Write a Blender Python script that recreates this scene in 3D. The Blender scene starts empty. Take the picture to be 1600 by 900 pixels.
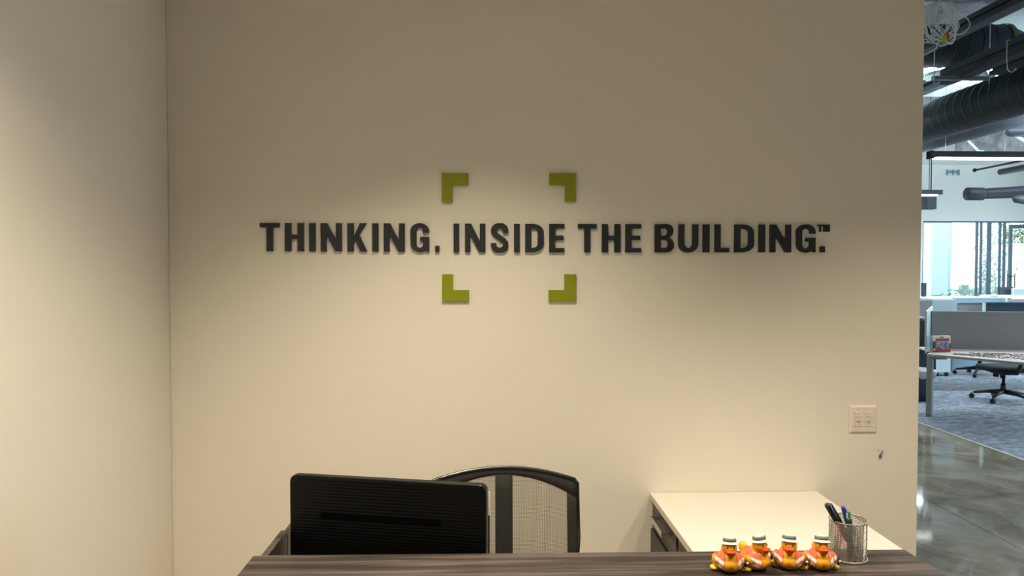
import bpy, bmesh, math, random
from mathutils import Vector, Matrix
random.seed(7)
PI = math.pi
S = bpy.context.scene
COL = S.collection

# ------------------------------------------------------------------ camera
cam = bpy.data.cameras.new('camera'); cam.lens = 36 * 1110 / 1600; cam.sensor_width = 36
cam.clip_end = 300
CAM = bpy.data.objects.new('camera', cam); COL.objects.link(CAM)
YAW, PIT = math.atan(40 / 1110), math.atan(30 / 1110)
CAM.location = (0, 0, 1.7); CAM.rotation_euler = (PI / 2 - PIT, 0, -YAW)
S.camera = CAM

# ------------------------------------------------------------------ world and colour
W = bpy.data.worlds.new('sky'); S.world = W; W.use_nodes = True
bg = W.node_tree.nodes['Background']
bg.inputs[0].default_value = (0.72, 0.90, 1.0, 1); bg.inputs[1].default_value = 5.5
S.view_settings.view_transform = 'Standard'; S.view_settings.look = 'None'
S.view_settings.exposure = 0.0; S.view_settings.gamma = 1; S.view_settings.use_curve_mapping = False
S.cycles.max_bounces = 10; S.cycles.diffuse_bounces = 6; S.cycles.glossy_bounces = 4
S.cycles.transmission_bounces = 6; S.cycles.transparent_max_bounces = 16
S.cycles.caustics_reflective = False; S.cycles.caustics_refractive = False
S.cycles.sample_clamp_indirect = 6

def spot(x, y, z, power, size=108, blend=1.0, col=(1, .835, .60), tx=None):
    l = bpy.data.lights.new('downlight_lamp', 'SPOT'); l.energy = power; l.color = col
    l.spot_size = math.radians(size); l.spot_blend = blend; l.shadow_soft_size = .045
    o = bpy.data.objects.new('downlight_lamp', l); COL.objects.link(o); o.location = (x, y, z)
    if tx:
        o.rotation_euler = (Vector(tx) - Vector((x, y, z))).to_track_quat('-Z', 'Y').to_euler()
    return o
def portal(loc, rot, sx, sy):
    l = bpy.data.lights.new('window_portal', 'AREA'); l.shape = 'RECTANGLE'; l.size = sx; l.size_y = sy
    l.cycles.is_portal = True
    o = bpy.data.objects.new('window_portal', l); COL.objects.link(o); o.location = loc; o.rotation_euler = rot
CEIL = 2.98
PENDANT_AND_FILL_LAMPS = [(7.6, 9.5), (9.3, 6.5), (12.4, 9.5), (4.0, 9.5), (11.6, 12.6), (9.3, 3.5), (8.0, 14.5)]  # first is the visible pendant; the others are added to brighten the office
for x, y in PENDANT_AND_FILL_LAMPS:
    l = bpy.data.lights.new('pendant_and_fill_lamp', 'AREA'); l.shape = 'RECTANGLE'; l.size = 3.2; l.size_y = .09; l.energy = 70; l.color = (.78, .92, 1)
    o = bpy.data.objects.new('pendant_and_fill_lamp', l); COL.objects.link(o); o.location = (x, y, 3.17)
    l = bpy.data.lights.new('pendant_and_fill_lamp', 'AREA'); l.shape = 'RECTANGLE'; l.size = 3.2; l.size_y = .09; l.energy = 45; l.color = (.78, .92, 1)  # upward lamp added to lift the deck's brightness
    o = bpy.data.objects.new('pendant_and_fill_lamp', l); COL.objects.link(o); o.location = (x, y, 3.31); o.rotation_euler = (PI, 0, 0)
DOWNLIGHTS = [(-.05, 2.02, 185, 'by the slogan wall, left'), (2.0, 1.75, 205, 'by the slogan wall, right'),
              (-.62, 1.15, 178, 'over the raised counter, left'), (1.2, .50, 145, 'over the front of the counter, right')]
for x, y, p, _ in DOWNLIGHTS:
    spot(x, y, CEIL - .03, p, size=108 if y > 1.5 else 132)
portal((11, 17.7, 1.5), (-PI / 2, 0, 0), 7, 3)
portal((14.6, 9, 1.8), (0, PI / 2, 0), 3.2, 14)
portal((8.4, 11.0, 5.0), (0, 0, 0), 6.4, 3.2)

# ------------------------------------------------------------------ pixel helpers (1600 x 900 frame)
F_ = Vector((math.sin(YAW) * math.cos(PIT), math.cos(YAW) * math.cos(PIT), -math.sin(PIT)))
R_ = Vector((math.cos(YAW), -math.sin(YAW), 0)); U_ = R_.cross(F_); C_ = Vector((0, 0, 1.7))
def ray(u, v): return F_ + R_ * ((u - 800) / 1110) - U_ * ((v - 450) / 1110)
def at(u, v, Y): d = ray(u, v); return C_ + d * (Y / d.y)
def atz(u, v, z): d = ray(u, v); return C_ + d * ((z - 1.7) / d.z)
def atx(u, v, x): d = ray(u, v); return C_ + d * (x / d.x)

# ------------------------------------------------------------------ materials
def mat(name, col, rough=.6, metal=0, var=0, scale=8, stretch=(1, 1, 1), bump=0, bscale=60, emit=0, ecol=None,
        coat=0, spec=.5, alpha=1, detail=3):
    m = bpy.data.materials.new(name); m.use_nodes = True; nt = m.node_tree; b = nt.nodes['Principled BSDF']
    b.inputs['Base Color'].default_value = (*col, 1); b.inputs['Roughness'].default_value = rough
    b.inputs['Metallic'].default_value = metal; b.inputs['Specular IOR Level'].default_value = spec
    b.inputs['Coat Weight'].default_value = coat
    if emit:
        b.inputs['Emission Color'].default_value = (*(ecol or col), 1); b.inputs['Emission Strength'].default_value = emit
    if var or bump:
        tc = nt.nodes.new('ShaderNodeTexCoord'); mp = nt.nodes.new('ShaderNodeMapping'); mp.inputs['Scale'].default_value = stretch
        nt.links.new(tc.outputs['Object'], mp.inputs[0])
    if var:
        n = nt.nodes.new('ShaderNodeTexNoise'); n.inputs['Scale'].default_value = scale; n.inputs['Detail'].default_value = detail
        nt.links.new(mp.outputs[0], n.inputs['Vector'])
        r = nt.nodes.new('ShaderNodeValToRGB'); r.color_ramp.elements[0].position = .3; r.color_ramp.elements[1].position = .7
        r.color_ramp.elements[0].color = (*[c * (1 - var) for c in col], 1)
        r.color_ramp.elements[1].color = (*[min(1, c * (1 + var)) for c in col], 1)
        nt.links.new(n.outputs['Fac'], r.inputs[0]); nt.links.new(r.outputs[0], b.inputs['Base Color'])
    if bump:
        n2 = nt.nodes.new('ShaderNodeTexNoise'); n2.inputs['Scale'].default_value = bscale; n2.inputs['Detail'].default_value = 2
        nt.links.new(mp.outputs[0], n2.inputs['Vector'])
        bp = nt.nodes.new('ShaderNodeBump'); bp.inputs['Strength'].default_value = bump; bp.inputs['Distance'].default_value = .002
        nt.links.new(n2.outputs['Fac'], bp.inputs['Height']); nt.links.new(bp.outputs[0], b.inputs['Normal'])
    return m

def ramp(nt, fac, stops):
    r = nt.nodes.new('ShaderNodeValToRGB'); e = r.color_ramp.elements
    e[0].position, e[0].color = stops[0][0], (*stops[0][1], 1); e[1].position, e[1].color = stops[-1][0], (*stops[-1][1], 1)
    for p, c in stops[1:-1]:
        q = e.new(p); q.color = (*c, 1)
    nt.links.new(fac, r.inputs[0]); return r.outputs[0]

def wood(name, axis=0, k=1.0):
    m = bpy.data.materials.new(name); m.use_nodes = True; nt = m.node_tree; b = nt.nodes['Principled BSDF']
    tc = nt.nodes.new('ShaderNodeTexCoord'); mp = nt.nodes.new('ShaderNodeMapping')
    sc = [46, 46, 46]; sc[axis] = 1.6; mp.inputs['Scale'].default_value = sc
    nt.links.new(tc.outputs['Object'], mp.inputs[0])
    n = nt.nodes.new('ShaderNodeTexNoise'); n.inputs['Scale'].default_value = 1.0; n.inputs['Detail'].default_value = 5; n.inputs['Distortion'].default_value = .7
    nt.links.new(mp.outputs[0], n.inputs['Vector'])
    mp2 = nt.nodes.new('ShaderNodeMapping'); sc2 = [240, 240, 240]; sc2[axis] = 5; mp2.inputs['Scale'].default_value = sc2
    nt.links.new(tc.outputs['Object'], mp2.inputs[0])
    n2 = nt.nodes.new('ShaderNodeTexNoise'); n2.inputs['Detail'].default_value = 3; nt.links.new(mp2.outputs[0], n2.inputs['Vector']); n2.inputs['Scale'].default_value = 1
    mx = nt.nodes.new('ShaderNodeMath'); mx.operation = 'MULTIPLY_ADD'; mx.inputs[1].default_value = .35
    nt.links.new(n2.outputs['Fac'], mx.inputs[0]); nt.links.new(n.outputs['Fac'], mx.inputs[2])
    c = ramp(nt, mx.outputs[0], [(.50, (.016 * k, .0125 * k, .0118 * k)), (.60, (.028 * k, .0215 * k, .0205 * k)), (.70, (.050 * k, .039 * k, .0375 * k)), (.84, (.105 * k, .085 * k, .082 * k))])
    nt.links.new(c, b.inputs['Base Color']); b.inputs['Roughness'].default_value = .45
    bp = nt.nodes.new('ShaderNodeBump'); bp.inputs['Strength'].default_value = .12; bp.inputs['Distance'].default_value = .0006
    nt.links.new(mx.outputs[0], bp.inputs['Height']); nt.links.new(bp.outputs[0], b.inputs['Normal'])
    return m

def carpet_mat():
    m = bpy.data.materials.new('carpet'); m.use_nodes = True; nt = m.node_tree; b = nt.nodes['Principled BSDF']
    tc = nt.nodes.new('ShaderNodeTexCoord'); mp = nt.nodes.new('ShaderNodeMapping')
    mp.inputs['Rotation'].default_value = (0, 0, math.radians(-22)); mp.inputs['Scale'].default_value = (4.2, 15, 1)
    nt.links.new(tc.outputs['Object'], mp.inputs[0])
    n = nt.nodes.new('ShaderNodeTexNoise'); n.inputs['Scale'].default_value = 1.6; n.inputs['Detail'].default_value = 8; n.inputs['Roughness'].default_value = .80; n.inputs['Distortion'].default_value = 1.3
    nt.links.new(mp.outputs[0], n.inputs['Vector'])
    c = ramp(nt, n.outputs['Fac'], [(.38, (.030, .035, .050)), (.47, (.085, .10, .135)), (.52, (.22, .26, .33)), (.62, (.44, .52, .62))])
    nt.links.new(c, b.inputs['Base Color']); b.inputs['Roughness'].default_value = .85
    b.inputs['Sheen Weight'].default_value = .25
    bp = nt.nodes.new('ShaderNodeBump'); bp.inputs['Strength'].default_value = .5; bp.inputs['Distance'].default_value = .006
    nt.links.new(n.outputs['Fac'], bp.inputs['Height']); nt.links.new(bp.outputs[0], b.inputs['Normal'])
    return m

def concrete_floor():
    m = bpy.data.materials.new('polished_concrete'); m.use_nodes = True; nt = m.node_tree; b = nt.nodes['Principled BSDF']
    tc = nt.nodes.new('ShaderNodeTexCoord'); mp = nt.nodes.new('ShaderNodeMapping'); mp.inputs['Scale'].default_value = (1, 1, 1)
    nt.links.new(tc.outputs['Object'], mp.inputs[0])
    n = nt.nodes.new('ShaderNodeTexNoise'); n.inputs['Scale'].default_value = 1.7; n.inputs['Detail'].default_value = 9; n.inputs['Roughness'].default_value = .62; n.inputs['Distortion'].default_value = .8
    nt.links.new(mp.outputs[0], n.inputs['Vector'])
    c = ramp(nt, n.outputs['Fac'], [(.32, (.15, .120, .080)), (.46, (.28, .235, .170)), (.58, (.42, .365, .275)), (.72, (.56, .49, .38))])
    # thin pale crack lines
    v = nt.nodes.new('ShaderNodeTexVoronoi'); v.feature = 'DISTANCE_TO_EDGE'; v.inputs['Scale'].default_value = .85
    nz = nt.nodes.new('ShaderNodeTexNoise'); nz.inputs['Scale'].default_value = 2.5; nz.inputs['Detail'].default_value = 5
    nt.links.new(mp.outputs[0], nz.inputs['Vector'])
    ad = nt.nodes.new('ShaderNodeMixRGB'); ad.blend_type = 'ADD'; ad.inputs[0].default_value = .55
    nt.links.new(mp.outputs[0], ad.inputs[1]); nt.links.new(nz.outputs['Color'], ad.inputs[2]); nt.links.new(ad.outputs[0], v.inputs['Vector'])
    lt = nt.nodes.new('ShaderNodeMath'); lt.operation = 'LESS_THAN'; lt.inputs[1].default_value = .0045
    nt.links.new(v.outputs['Distance'], lt.inputs[0])
    mx = nt.nodes.new('ShaderNodeMixRGB'); mx.inputs[2].default_value = (.5, .49, .46, 1)
    ml = nt.nodes.new('ShaderNodeMath'); ml.operation = 'MULTIPLY'; ml.inputs[1].default_value = .30
    nt.links.new(lt.outputs[0], ml.inputs[0]); nt.links.new(ml.outputs[0], mx.inputs[0]); nt.links.new(c, mx.inputs[1])
    nt.links.new(mx.outputs[0], b.inputs['Base Color'])
    b.inputs['Roughness'].default_value = .06; b.inputs['Specular IOR Level'].default_value = .62
    bp = nt.nodes.new('ShaderNodeBump'); bp.inputs['Strength'].default_value = .25; bp.inputs['Distance'].default_value = .0015
    nt.links.new(n.outputs['Fac'], bp.inputs['Height']); nt.links.new(bp.outputs[0], b.inputs['Normal'])
    return m

def glass_mat(name, tint=(.93, .98, 1)):
    m = bpy.data.materials.new(name); m.use_nodes = True; nt = m.node_tree; nt.nodes.clear()
    o = nt.nodes.new('ShaderNodeOutputMaterial'); t = nt.nodes.new('ShaderNodeBsdfTransparent'); g = nt.nodes.new('ShaderNodeBsdfGlossy')
    t.inputs[0].default_value = (*tint, 1); g.inputs['Roughness'].default_value = .01
    fr = nt.nodes.new('ShaderNodeFresnel'); fr.inputs[0].default_value = 1.45; mx = nt.nodes.new('ShaderNodeMixShader')
    nt.links.new(fr.outputs[0], mx.inputs[0]); nt.links.new(t.outputs[0], mx.inputs[1]); nt.links.new(g.outputs[0], mx.inputs[2])
    nt.links.new(mx.outputs[0], o.inputs[0]); return m

def collage_mat():
    m = bpy.data.materials.new('printed_picture'); m.use_nodes = True; nt = m.node_tree; b = nt.nodes['Principled BSDF']
    tc = nt.nodes.new('ShaderNodeTexCoord'); v = nt.nodes.new('ShaderNodeTexVoronoi'); v.inputs['Scale'].default_value = 62
    nt.links.new(tc.outputs['Object'], v.inputs['Vector'])
    sp = nt.nodes.new('ShaderNodeSeparateColor'); nt.links.new(v.outputs['Color'], sp.inputs[0])
    c = ramp(nt, sp.outputs[0], [(.0, (.03, .06, .25)), (.3, (.12, .2, .5)), (.5, (.35, .1, .12)), (.68, (.6, .5, .2)), (.85, (.5, .55, .65)), (1, (.1, .12, .3))])
    nt.links.new(c, b.inputs['Base Color']); b.inputs['Roughness'].default_value = .3
    return m

def monitor_mat():
    m = bpy.data.materials.new('ribbed_black_plastic'); m.use_nodes = True; nt = m.node_tree; b = nt.nodes['Principled BSDF']
    b.inputs['Base Color'].default_value = (.003, .003, .003, 1); b.inputs['Roughness'].default_value = .33; b.inputs['Specular IOR Level'].default_value = .22
    tc = nt.nodes.new('ShaderNodeTexCoord'); w = nt.nodes.new('ShaderNodeTexWave'); w.wave_type = 'BANDS'; w.bands_direction = 'Z'
    w.inputs['Scale'].default_value = 42; w.inputs['Distortion'].default_value = 3.5; w.inputs['Detail'].default_value = 1; w.inputs['Detail Scale'].default_value = .14
    mp = nt.nodes.new('ShaderNodeMapping'); mp.inputs['Scale'].default_value = (.35, .35, 1)
    nt.links.new(tc.outputs['Object'], mp.inputs[0]); nt.links.new(mp.outputs[0], w.inputs['Vector'])
    bp = nt.nodes.new('ShaderNodeBump'); bp.inputs['Strength'].default_value = .35; bp.inputs['Distance'].default_value = .0012
    nt.links.new(w.outputs['Fac'], bp.inputs['Height']); nt.links.new(bp.outputs[0], b.inputs['Normal'])
    return m

M = dict(
    wall=mat('wall_paint', (.775, .745, .675), .75, bump=.10, bscale=220),
    whitewall=mat('office_white_paint', (.86, .87, .81), .8, bump=.1, bscale=90),
    ceil=mat('reception_ceiling', (.78, .76, .72), .9),
    deck=mat('concrete_deck', (.30, .37, .36), .85, var=.28, scale=1.6, bump=.3, bscale=14, detail=8),
    deckgrey=mat('grey_concrete', (.30, .30, .31), .9, var=.45, scale=5, bump=.6, bscale=20, detail=8),
    letter=mat('charcoal_acrylic', (.016, .020, .024), .5),
    green=mat('olive_green_acrylic', (.24, .27, .004), .42),
    wood=wood('dark_wood_laminate', 0), woody=wood('dark_wood_laminate_depth', 1, .9), woodz=wood('dark_wood_laminate_upright', 2, .9),
    white_top=mat('white_laminate', (.72, .70, .655), .4), edge=mat('cream_edge_band', (.62, .57, .50), .5),
    steel=mat('brushed_nickel', (.62, .60, .56), .35, .9), grey_metal=mat('grey_powder_coat', (.34, .34, .34), .5, .2),
    chrome=mat('galvanised_steel', (.55, .58, .60), .38, .8, var=.1, scale=10),
    plate=mat('light_almond_plastic', (.76, .70, .64), .4), plate_dark=mat('faint_legend', (.36, .32, .28), .5),
    black=mat('black_plastic', (.010, .010, .011), .45), black_gloss=mat('gloss_black', (.006, .006, .007), .18),
    slot=mat('matt_black_recess', (.0012, .0012, .0012), .9, spec=.05), monitor=monitor_mat(),
    screen=mat('dark_screen', (.01, .012, .016), .15), fabric=mat('charcoal_weave', (.013, .013, .0125), .9, bump=.5, bscale=900, var=.25, scale=500),
    net=mat('grey_net_thread', (.13, .115, .095), .8), duct=mat('black_painted_duct', (.026, .040, .056), .42, var=.2, scale=3),
    duct2=mat('dark_plum_duct', (.045, .05, .065), .45), bandm=mat('duct_seam', (.008, .011, .015), .5),
    beam=mat('dark_steel_channel', (.022, .030, .042), .5), blue_steel=mat('window_frame_blue_grey', (.05, .10, .14), .45),
    foil=mat('foil_wrap', (.5, .48, .55), .35, .5, var=.4, scale=14, bump=1, bscale=25),
    carpet=carpet_mat(), concrete=concrete_floor(), glass=glass_mat('window_glass'), lamp=mat('lit_diffuser', (1, .96, .98), .5, emit=5, ecol=(1, .93, .97)),
    screen_fab=mat('grey_screen_fabric', (.29, .275, .285), .95, var=.15, scale=160, bump=.6, bscale=300),
    screen_dark=mat('navy_screen_fabric', (.03, .055, .08), .95, var=.15, scale=120), screen_blue=mat('blue_grey_screen', (.26, .37, .45), .9),
    white_metal=mat('white_steel', (.62, .76, .80), .4), table_top=mat('pale_laminate', (.84, .72, .64), .35), table_edge=mat('beige_edge', (.50, .46, .41), .5),
    bin=mat('dark_grey_bin', (.045, .055, .07), .5), bag=mat('white_bin_liner', (.62, .62, .66), .5, bump=1.0, bscale=60),
    red=mat('red_card', (.42, .02, .025), .4), cream=mat('cream_card', (.75, .70, .60), .5), printpic=collage_mat(), dark=mat('dark_card', (.06, .03, .05), .5),
    pieces=mat('puzzle_pieces', (.16, .09, .10), .5, var=.7, scale=90), cable=mat('white_cable', (.86, .88, .88), .45),
    yellow_tag=mat('yellow_tag', (.7, .6, .03), .5), red_tag=mat('red_tag', (.6, .05, .08), .5), strap=mat('olive_strap', (.16, .15, .05), .6),
    leaf=mat('palm_green', (.06, .26, .08), .5, var=.4, scale=6), leaf2=mat('olive_foliage', (.12, .16, .05), .6, var=.5, scale=5),
    trunk=mat('trunk_brown', (.12, .09, .06), .9), stone=mat('pale_stone', (.62, .60, .52), .9, var=.25, scale=4), outwall=mat('outdoor_render', (.32, .38, .41), .9),
    outlight=mat('outdoor_white', (.45, .52, .55), .9),
    ground=mat('outdoor_paving', (.5, .5, .47), .9), duck=mat('yellow_vinyl', (.78, .36, .008), .32, coat=.3), duck_lobe=mat('bright_yellow_vinyl', (.80, .55, .02), .32, coat=.3),
    bill=mat('orange_red_vinyl', (.78, .075, .01), .3, coat=.3), vest=mat('coral_vest_paint', (.80, .17, .08), .35, coat=.2), stripe=mat('white_stripe_paint', (.78, .74, .72), .35),
    hatw=mat('white_hat_vinyl', (.82, .80, .74), .4), hatg=mat('grey_green_band', (.13, .17, .16), .5), eye=mat('black_paint', (.012, .01, .008), .3),
    lens=mat('white_lens', (.75, .78, .74), .25), ink=mat('dark_brown_ink', (.06, .025, .006), .5),
    cup=mat('silver_mesh_steel', (.34, .32, .30), .38, .5), penblack=mat('black_pen_plastic', (.008, .012, .010), .35), penblue=mat('blue_pen_cap', (.02, .03, .30), .3),
    pengreen=mat('green_pen_cap', (.01, .22, .03), .3), pendark=mat('dark_green_barrel', (.008, .05, .03), .35), penclear=mat('pale_clip', (.45, .62, .55), .3),
    paper=mat('white_paper', (.8, .78, .72), .6), grey_vent=mat('grey_grille', (.26, .33, .33), .6), anchor=mat('blue_grey_wire', (.20, .26, .34), .4, .3), putty=mat('chipped_plaster', (.17, .14, .11), .9),
)

# ------------------------------------------------------------------ mesh building
class MB:
    def __init__(s): s.v, s.f, s.mi, s.sm = [], [], [], []
    def add(s, vs, fs, mi=0, smooth=False):
        n = len(s.v); s.v += [tuple(v) for v in vs]
        for f in fs: s.f.append([i + n for i in f]); s.mi.append(mi); s.sm.append(smooth)
        return s
    def box(s, x0, x1, y0, y1, z0, z1, mi=0):
        v = [(x0, y0, z0), (x1, y0, z0), (x1, y1, z0), (x0, y1, z0), (x0, y0, z1), (x1, y0, z1), (x1, y1, z1), (x0, y1, z1)]
        return s.add(v, [(3, 2, 1, 0), (4, 5, 6, 7), (0, 1, 5, 4), (1, 2, 6, 5), (2, 3, 7, 6), (3, 0, 4, 7)], mi)
    def bar(s, a, b, w, h, mi=0, up=(0, 0, 1)):
        a, b = Vector(a), Vector(b); d = (b - a).normalized(); up = Vector(up)
        if abs(d.dot(up)) > .98: up = Vector((0, 1, 0))
        r = d.cross(up).normalized(); u = r.cross(d)
        v = [p + r * i * w / 2 + u * j * h / 2 for p in (a, b) for i, j in ((-1, -1), (1, -1), (1, 1), (-1, 1))]
        return s.add(v, [(0, 1, 2, 3), (7, 6, 5, 4), (0, 4, 5, 1), (1, 5, 6, 2), (2, 6, 7, 3), (3, 7, 4, 0)], mi)
    def tube(s, pts, r, n=10, mi=0, closed=False, cap=True):
        pts = [Vector(p) for p in pts]; k = len(pts); rs = r if isinstance(r, (list, tuple)) else [r] * k
        vs = []; prev = None
        for i, p in enumerate(pts):
            t = (pts[(i + 1) % k] - pts[i - 1]) if closed else (pts[min(i + 1, k - 1)] - pts[max(i - 1, 0)])
            t = t.normalized()
            if prev is None:
                a = Vector((0, 0, 1)) if abs(t.z) < .9 else Vector((1, 0, 0)); prev = t.cross(a).normalized()
            prev = (prev - t * prev.dot(t)).normalized(); q = t.cross(prev)
            for j in range(n):
                an = 2 * PI * j / n; vs.append(p + (prev * math.cos(an) + q * math.sin(an)) * rs[i])
        fs = []
        for i in range(k if closed else k - 1):
            for j in range(n):
                a, b2 = i * n, ((i + 1) % k) * n; fs.append((a + j, a + (j + 1) % n, b2 + (j + 1) % n, b2 + j))
        s.add(vs, fs, mi, True)
        if cap and not closed:
            m = len(s.v) - len(vs); s.f.append([m + j for j in range(n)][::-1]); s.f.append([m + (k - 1) * n + j for j in range(n)]); s.mi += [mi, mi]; s.sm += [False, False]
        return s
    def lathe(s, prof, c=(0, 0, 0), n=28, mi=0, axis='z', smooth=True):
        vs = []
        for r, h in prof:
            for j in range(n):
                a = 2 * PI * j / n; p = (r * math.cos(a), r * math.sin(a), h)
                if axis == 'y': p = (p[0], h, p[1])
                if axis == 'x': p = (h, p[0], p[1])
                vs.append((p[0] + c[0], p[1] + c[1], p[2] + c[2]))
        fs = [(i * n + j, i * n + (j + 1) % n, (i + 1) * n + (j + 1) % n, (i + 1) * n + j) for i in range(len(prof) - 1) for j in range(n)]
        return s.add(vs, fs, mi, smooth)
    def ball(s, c, r, mi=0, n=16, m=10, rot=None):
        r = r if isinstance(r, (list, tuple)) else (r, r, r); vs = []
        for i in range(m + 1):
            th = PI * i / m
            for j in range(n):
                ph = 2 * PI * j / n; p = Vector((r[0] * math.sin(th) * math.cos(ph), r[1] * math.sin(th) * math.sin(ph), r[2] * math.cos(th)))
                if rot: p = rot @ p
                vs.append(p + Vector(c))
        fs = [(i * n + j, (i + 1) * n + j, (i + 1) * n + (j + 1) % n, i * n + (j + 1) % n) for i in range(m) for j in range(n)]
        return s.add(vs, fs, mi, True)
    def prism(s, poly, y0, y1, mi=0):       # poly in (x, z)
        n = len(poly); vs = [(x, y0, z) for x, z in poly] + [(x, y1, z) for x, z in poly]
        fs = [list(range(n)), list(range(n, 2 * n))[::-1]] + [(i, i + n, (i + 1) % n + n, (i + 1) % n) for i in range(n)]
        return s.add(vs, fs, mi)
    def slab(s, poly, z0, z1, mi=0):        # poly in (x, y)
        n = len(poly); vs = [(x, y, z0) for x, y in poly] + [(x, y, z1) for x, y in poly]
        fs = [list(range(n))[::-1], list(range(n, 2 * n))] + [(i, (i + 1) % n, (i + 1) % n + n, i + n) for i in range(n)]
        return s.add(vs, fs, mi)
    def build(s, name, mats, parent=None, bevel=0, local=False):
        me = bpy.data.meshes.new(name); off = Vector((0, 0, 0))
        if parent is not None and not local:
            p = parent
            while p: off += p.location; p = p.parent
        me.from_pydata([tuple(Vector(v) - off) for v in s.v], [], s.f)
        mats = mats if isinstance(mats, (list, tuple)) else [mats]
        for m_ in mats: me.materials.append(M[m_] if isinstance(m_, str) else m_)
        for p, i, sm in zip(me.polygons, s.mi, s.sm): p.material_index = i; p.use_smooth = sm
        bm = bmesh.new(); bm.from_mesh(me)
        bmesh.ops.remove_doubles(bm, verts=bm.verts, dist=1e-6)
        bmesh.ops.recalc_face_normals(bm, faces=bm.faces)
        if bevel:
            bmesh.ops.bevel(bm, geom=[e for e in bm.edges if e.is_manifold and e.calc_face_angle(0) > .6], offset=bevel, segments=2, affect='EDGES', profile=.5)
        bm.to_mesh(me); bm.free()
        o = bpy.data.objects.new(name, me); COL.objects.link(o)
        if parent is not None: o.parent = parent
        return o

def tag(o, label=None, cat=None, group=None, kind=None):
    if label: o['label'] = label
    if cat: o['category'] = cat
    if group: o['group'] = group
    if kind: o['kind'] = kind
    return o
def thing(name, label, cat, loc=(0, 0, 0), group=None, rz=0):
    o = bpy.data.objects.new(name, None); COL.objects.link(o); o.location = loc; o.rotation_euler = (0, 0, rz)
    o.empty_display_size = .1; return tag(o, label, cat, group)
def copy_tree(o, parent=None):
    c = o.copy(); COL.objects.link(c); c.parent = parent
    for ch in list(o.children): copy_tree(ch, c)
    return c

# ================================================================== THE SETTING
WY = 3.07; XL = -1.348; XR = 1.917
floor = tag(MB().box(-1.6, 17, -7, 17.8, -.12, -.02).build('floor', 'deckgrey'), kind='structure')
JX = 3.24; CX = 4.75
for a, b in ((XL, JX - .003), (JX + .003, CX)):
    for c, d in ((-7, -1.2), (-1.194, 7.4), (7.406, 17.5)):
        MB().box(a, b, c, d, -.02, 0).build('slab', 'concrete', floor)
MB().box(CX + .022, 16, -7, 17.5, -.02, .006).build('carpet', 'carpet', floor)
MB().box(CX, CX + .022, -7, 17.5, -.02, .009).build('transition_strip', 'cream', floor)
tag(MB().box(XL - .13, XL, -6, WY + .13, 0, 4.8).build('wall_left', 'wall'), kind='structure')
tag(MB().box(XL, XR, WY, WY + .13, 0, 4.8).build('wall_back', 'wall', bevel=.004), kind='structure')
tag(MB().box(XL - .13, 16, -6.13, -6, 0, 4.8).build('wall_rear', 'wall'), kind='structure')
tag(MB().box(XL, 3.3, -3, WY + .13, CEIL, CEIL + .12).build('ceiling_reception', 'ceil'), kind='structure')
tag(MB().box(XL - .13, XL, WY + .13, 17.5, 0, 4.8).build('wall_side', 'whitewall'), kind='structure')
# office ceiling with a skylight opening
dk = 4.8; SK = (5.2, 11.6, 9.4, 12.6)
cm = MB(); cm.box(-1.5, 16, -6.1, SK[2], dk, dk + .2); cm.box(-1.5, SK[0], SK[2], SK[3], dk, dk + .2); cm.box(SK[1], 16, SK[2], SK[3], dk, dk + .2)
ceiling = tag(cm.build('ceiling', 'deck'), kind='structure')
MB().box(-1.5, 16, SK[3], 17.6, dk, dk + .2).build('deck_panel', 'deckgrey', ceiling)
# far wall with windows and door
WT = at(1500, 345.5, 17.5).z; WX0 = at(1441.5, 400, 17.5).x; WX1 = 14.5
fw = MB(); fw.box(-1.5, WX0, 17.5, 17.7, 0, dk); fw.box(WX0, WX1, 17.5, 17.7, WT, dk)
tag(fw.build('wall_far', 'whitewall'), kind='structure')
tag(MB().box(-1.4, 14.5, 16.9, 17.5, 4.3, dk).build('trim_soffit', 'whitewall'), kind='structure')
# right wall: low wall, head and glazing
rw = MB(); rw.box(14.5, 14.7, -6, 17.7, 0, .8); rw.box(14.5, 14.7, -6, 17.7, 3.4, dk); rw.box(14.5, 14.7, -6, 2, .8, 3.4); rw.box(14.5, 14.7, 16, 17.7, .8, 3.4)
tag(rw.build('wall_right', 'whitewall'), kind='structure')
w2 = tag(MB().box(14.55, 14.65, 2, 16, .8, .84).build('window_2', 'blue_steel'), kind='structure')
for y in (2.0, 4.8, 7.6, 10.4, 13.2, 15.95):
    MB().box(14.56, 14.64, y, y + .05, .84, 3.4).build('mullion', 'blue_steel', w2)

# window_1 : storefront
w1m = MB().box(WX0, WX1, 17.52, 17.6, WT - .035, WT).box(WX0, WX1, 17.52, 17.6, 0, .08)
w1 = tag(w1m.build('window_1', 'blue_steel'), kind='structure')
def px_x(u, Y=17.5): return at(u, 400, Y).x
edges = []
for u0, u1 in ((1442, 1443.3), (1527.3, 1529.2), (1534.2, 1535.8), (1545.3, 1549.8), (1563.6, 1565.2), (1570.4, 1572.2)):
    x0, x1 = px_x(u0), px_x(u1)
    MB().box(x0, x1, 17.52, 17.6, .08, WT - .035).build('mullion', 'blue_steel', w1); edges.append((x0, x1))
for i in range(len(edges) - 1):
    MB().box(edges[i][1], edges[i + 1][0], 17.555, 17.565, .08, WT - .035).build('pane', 'glass', w1)
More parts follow.
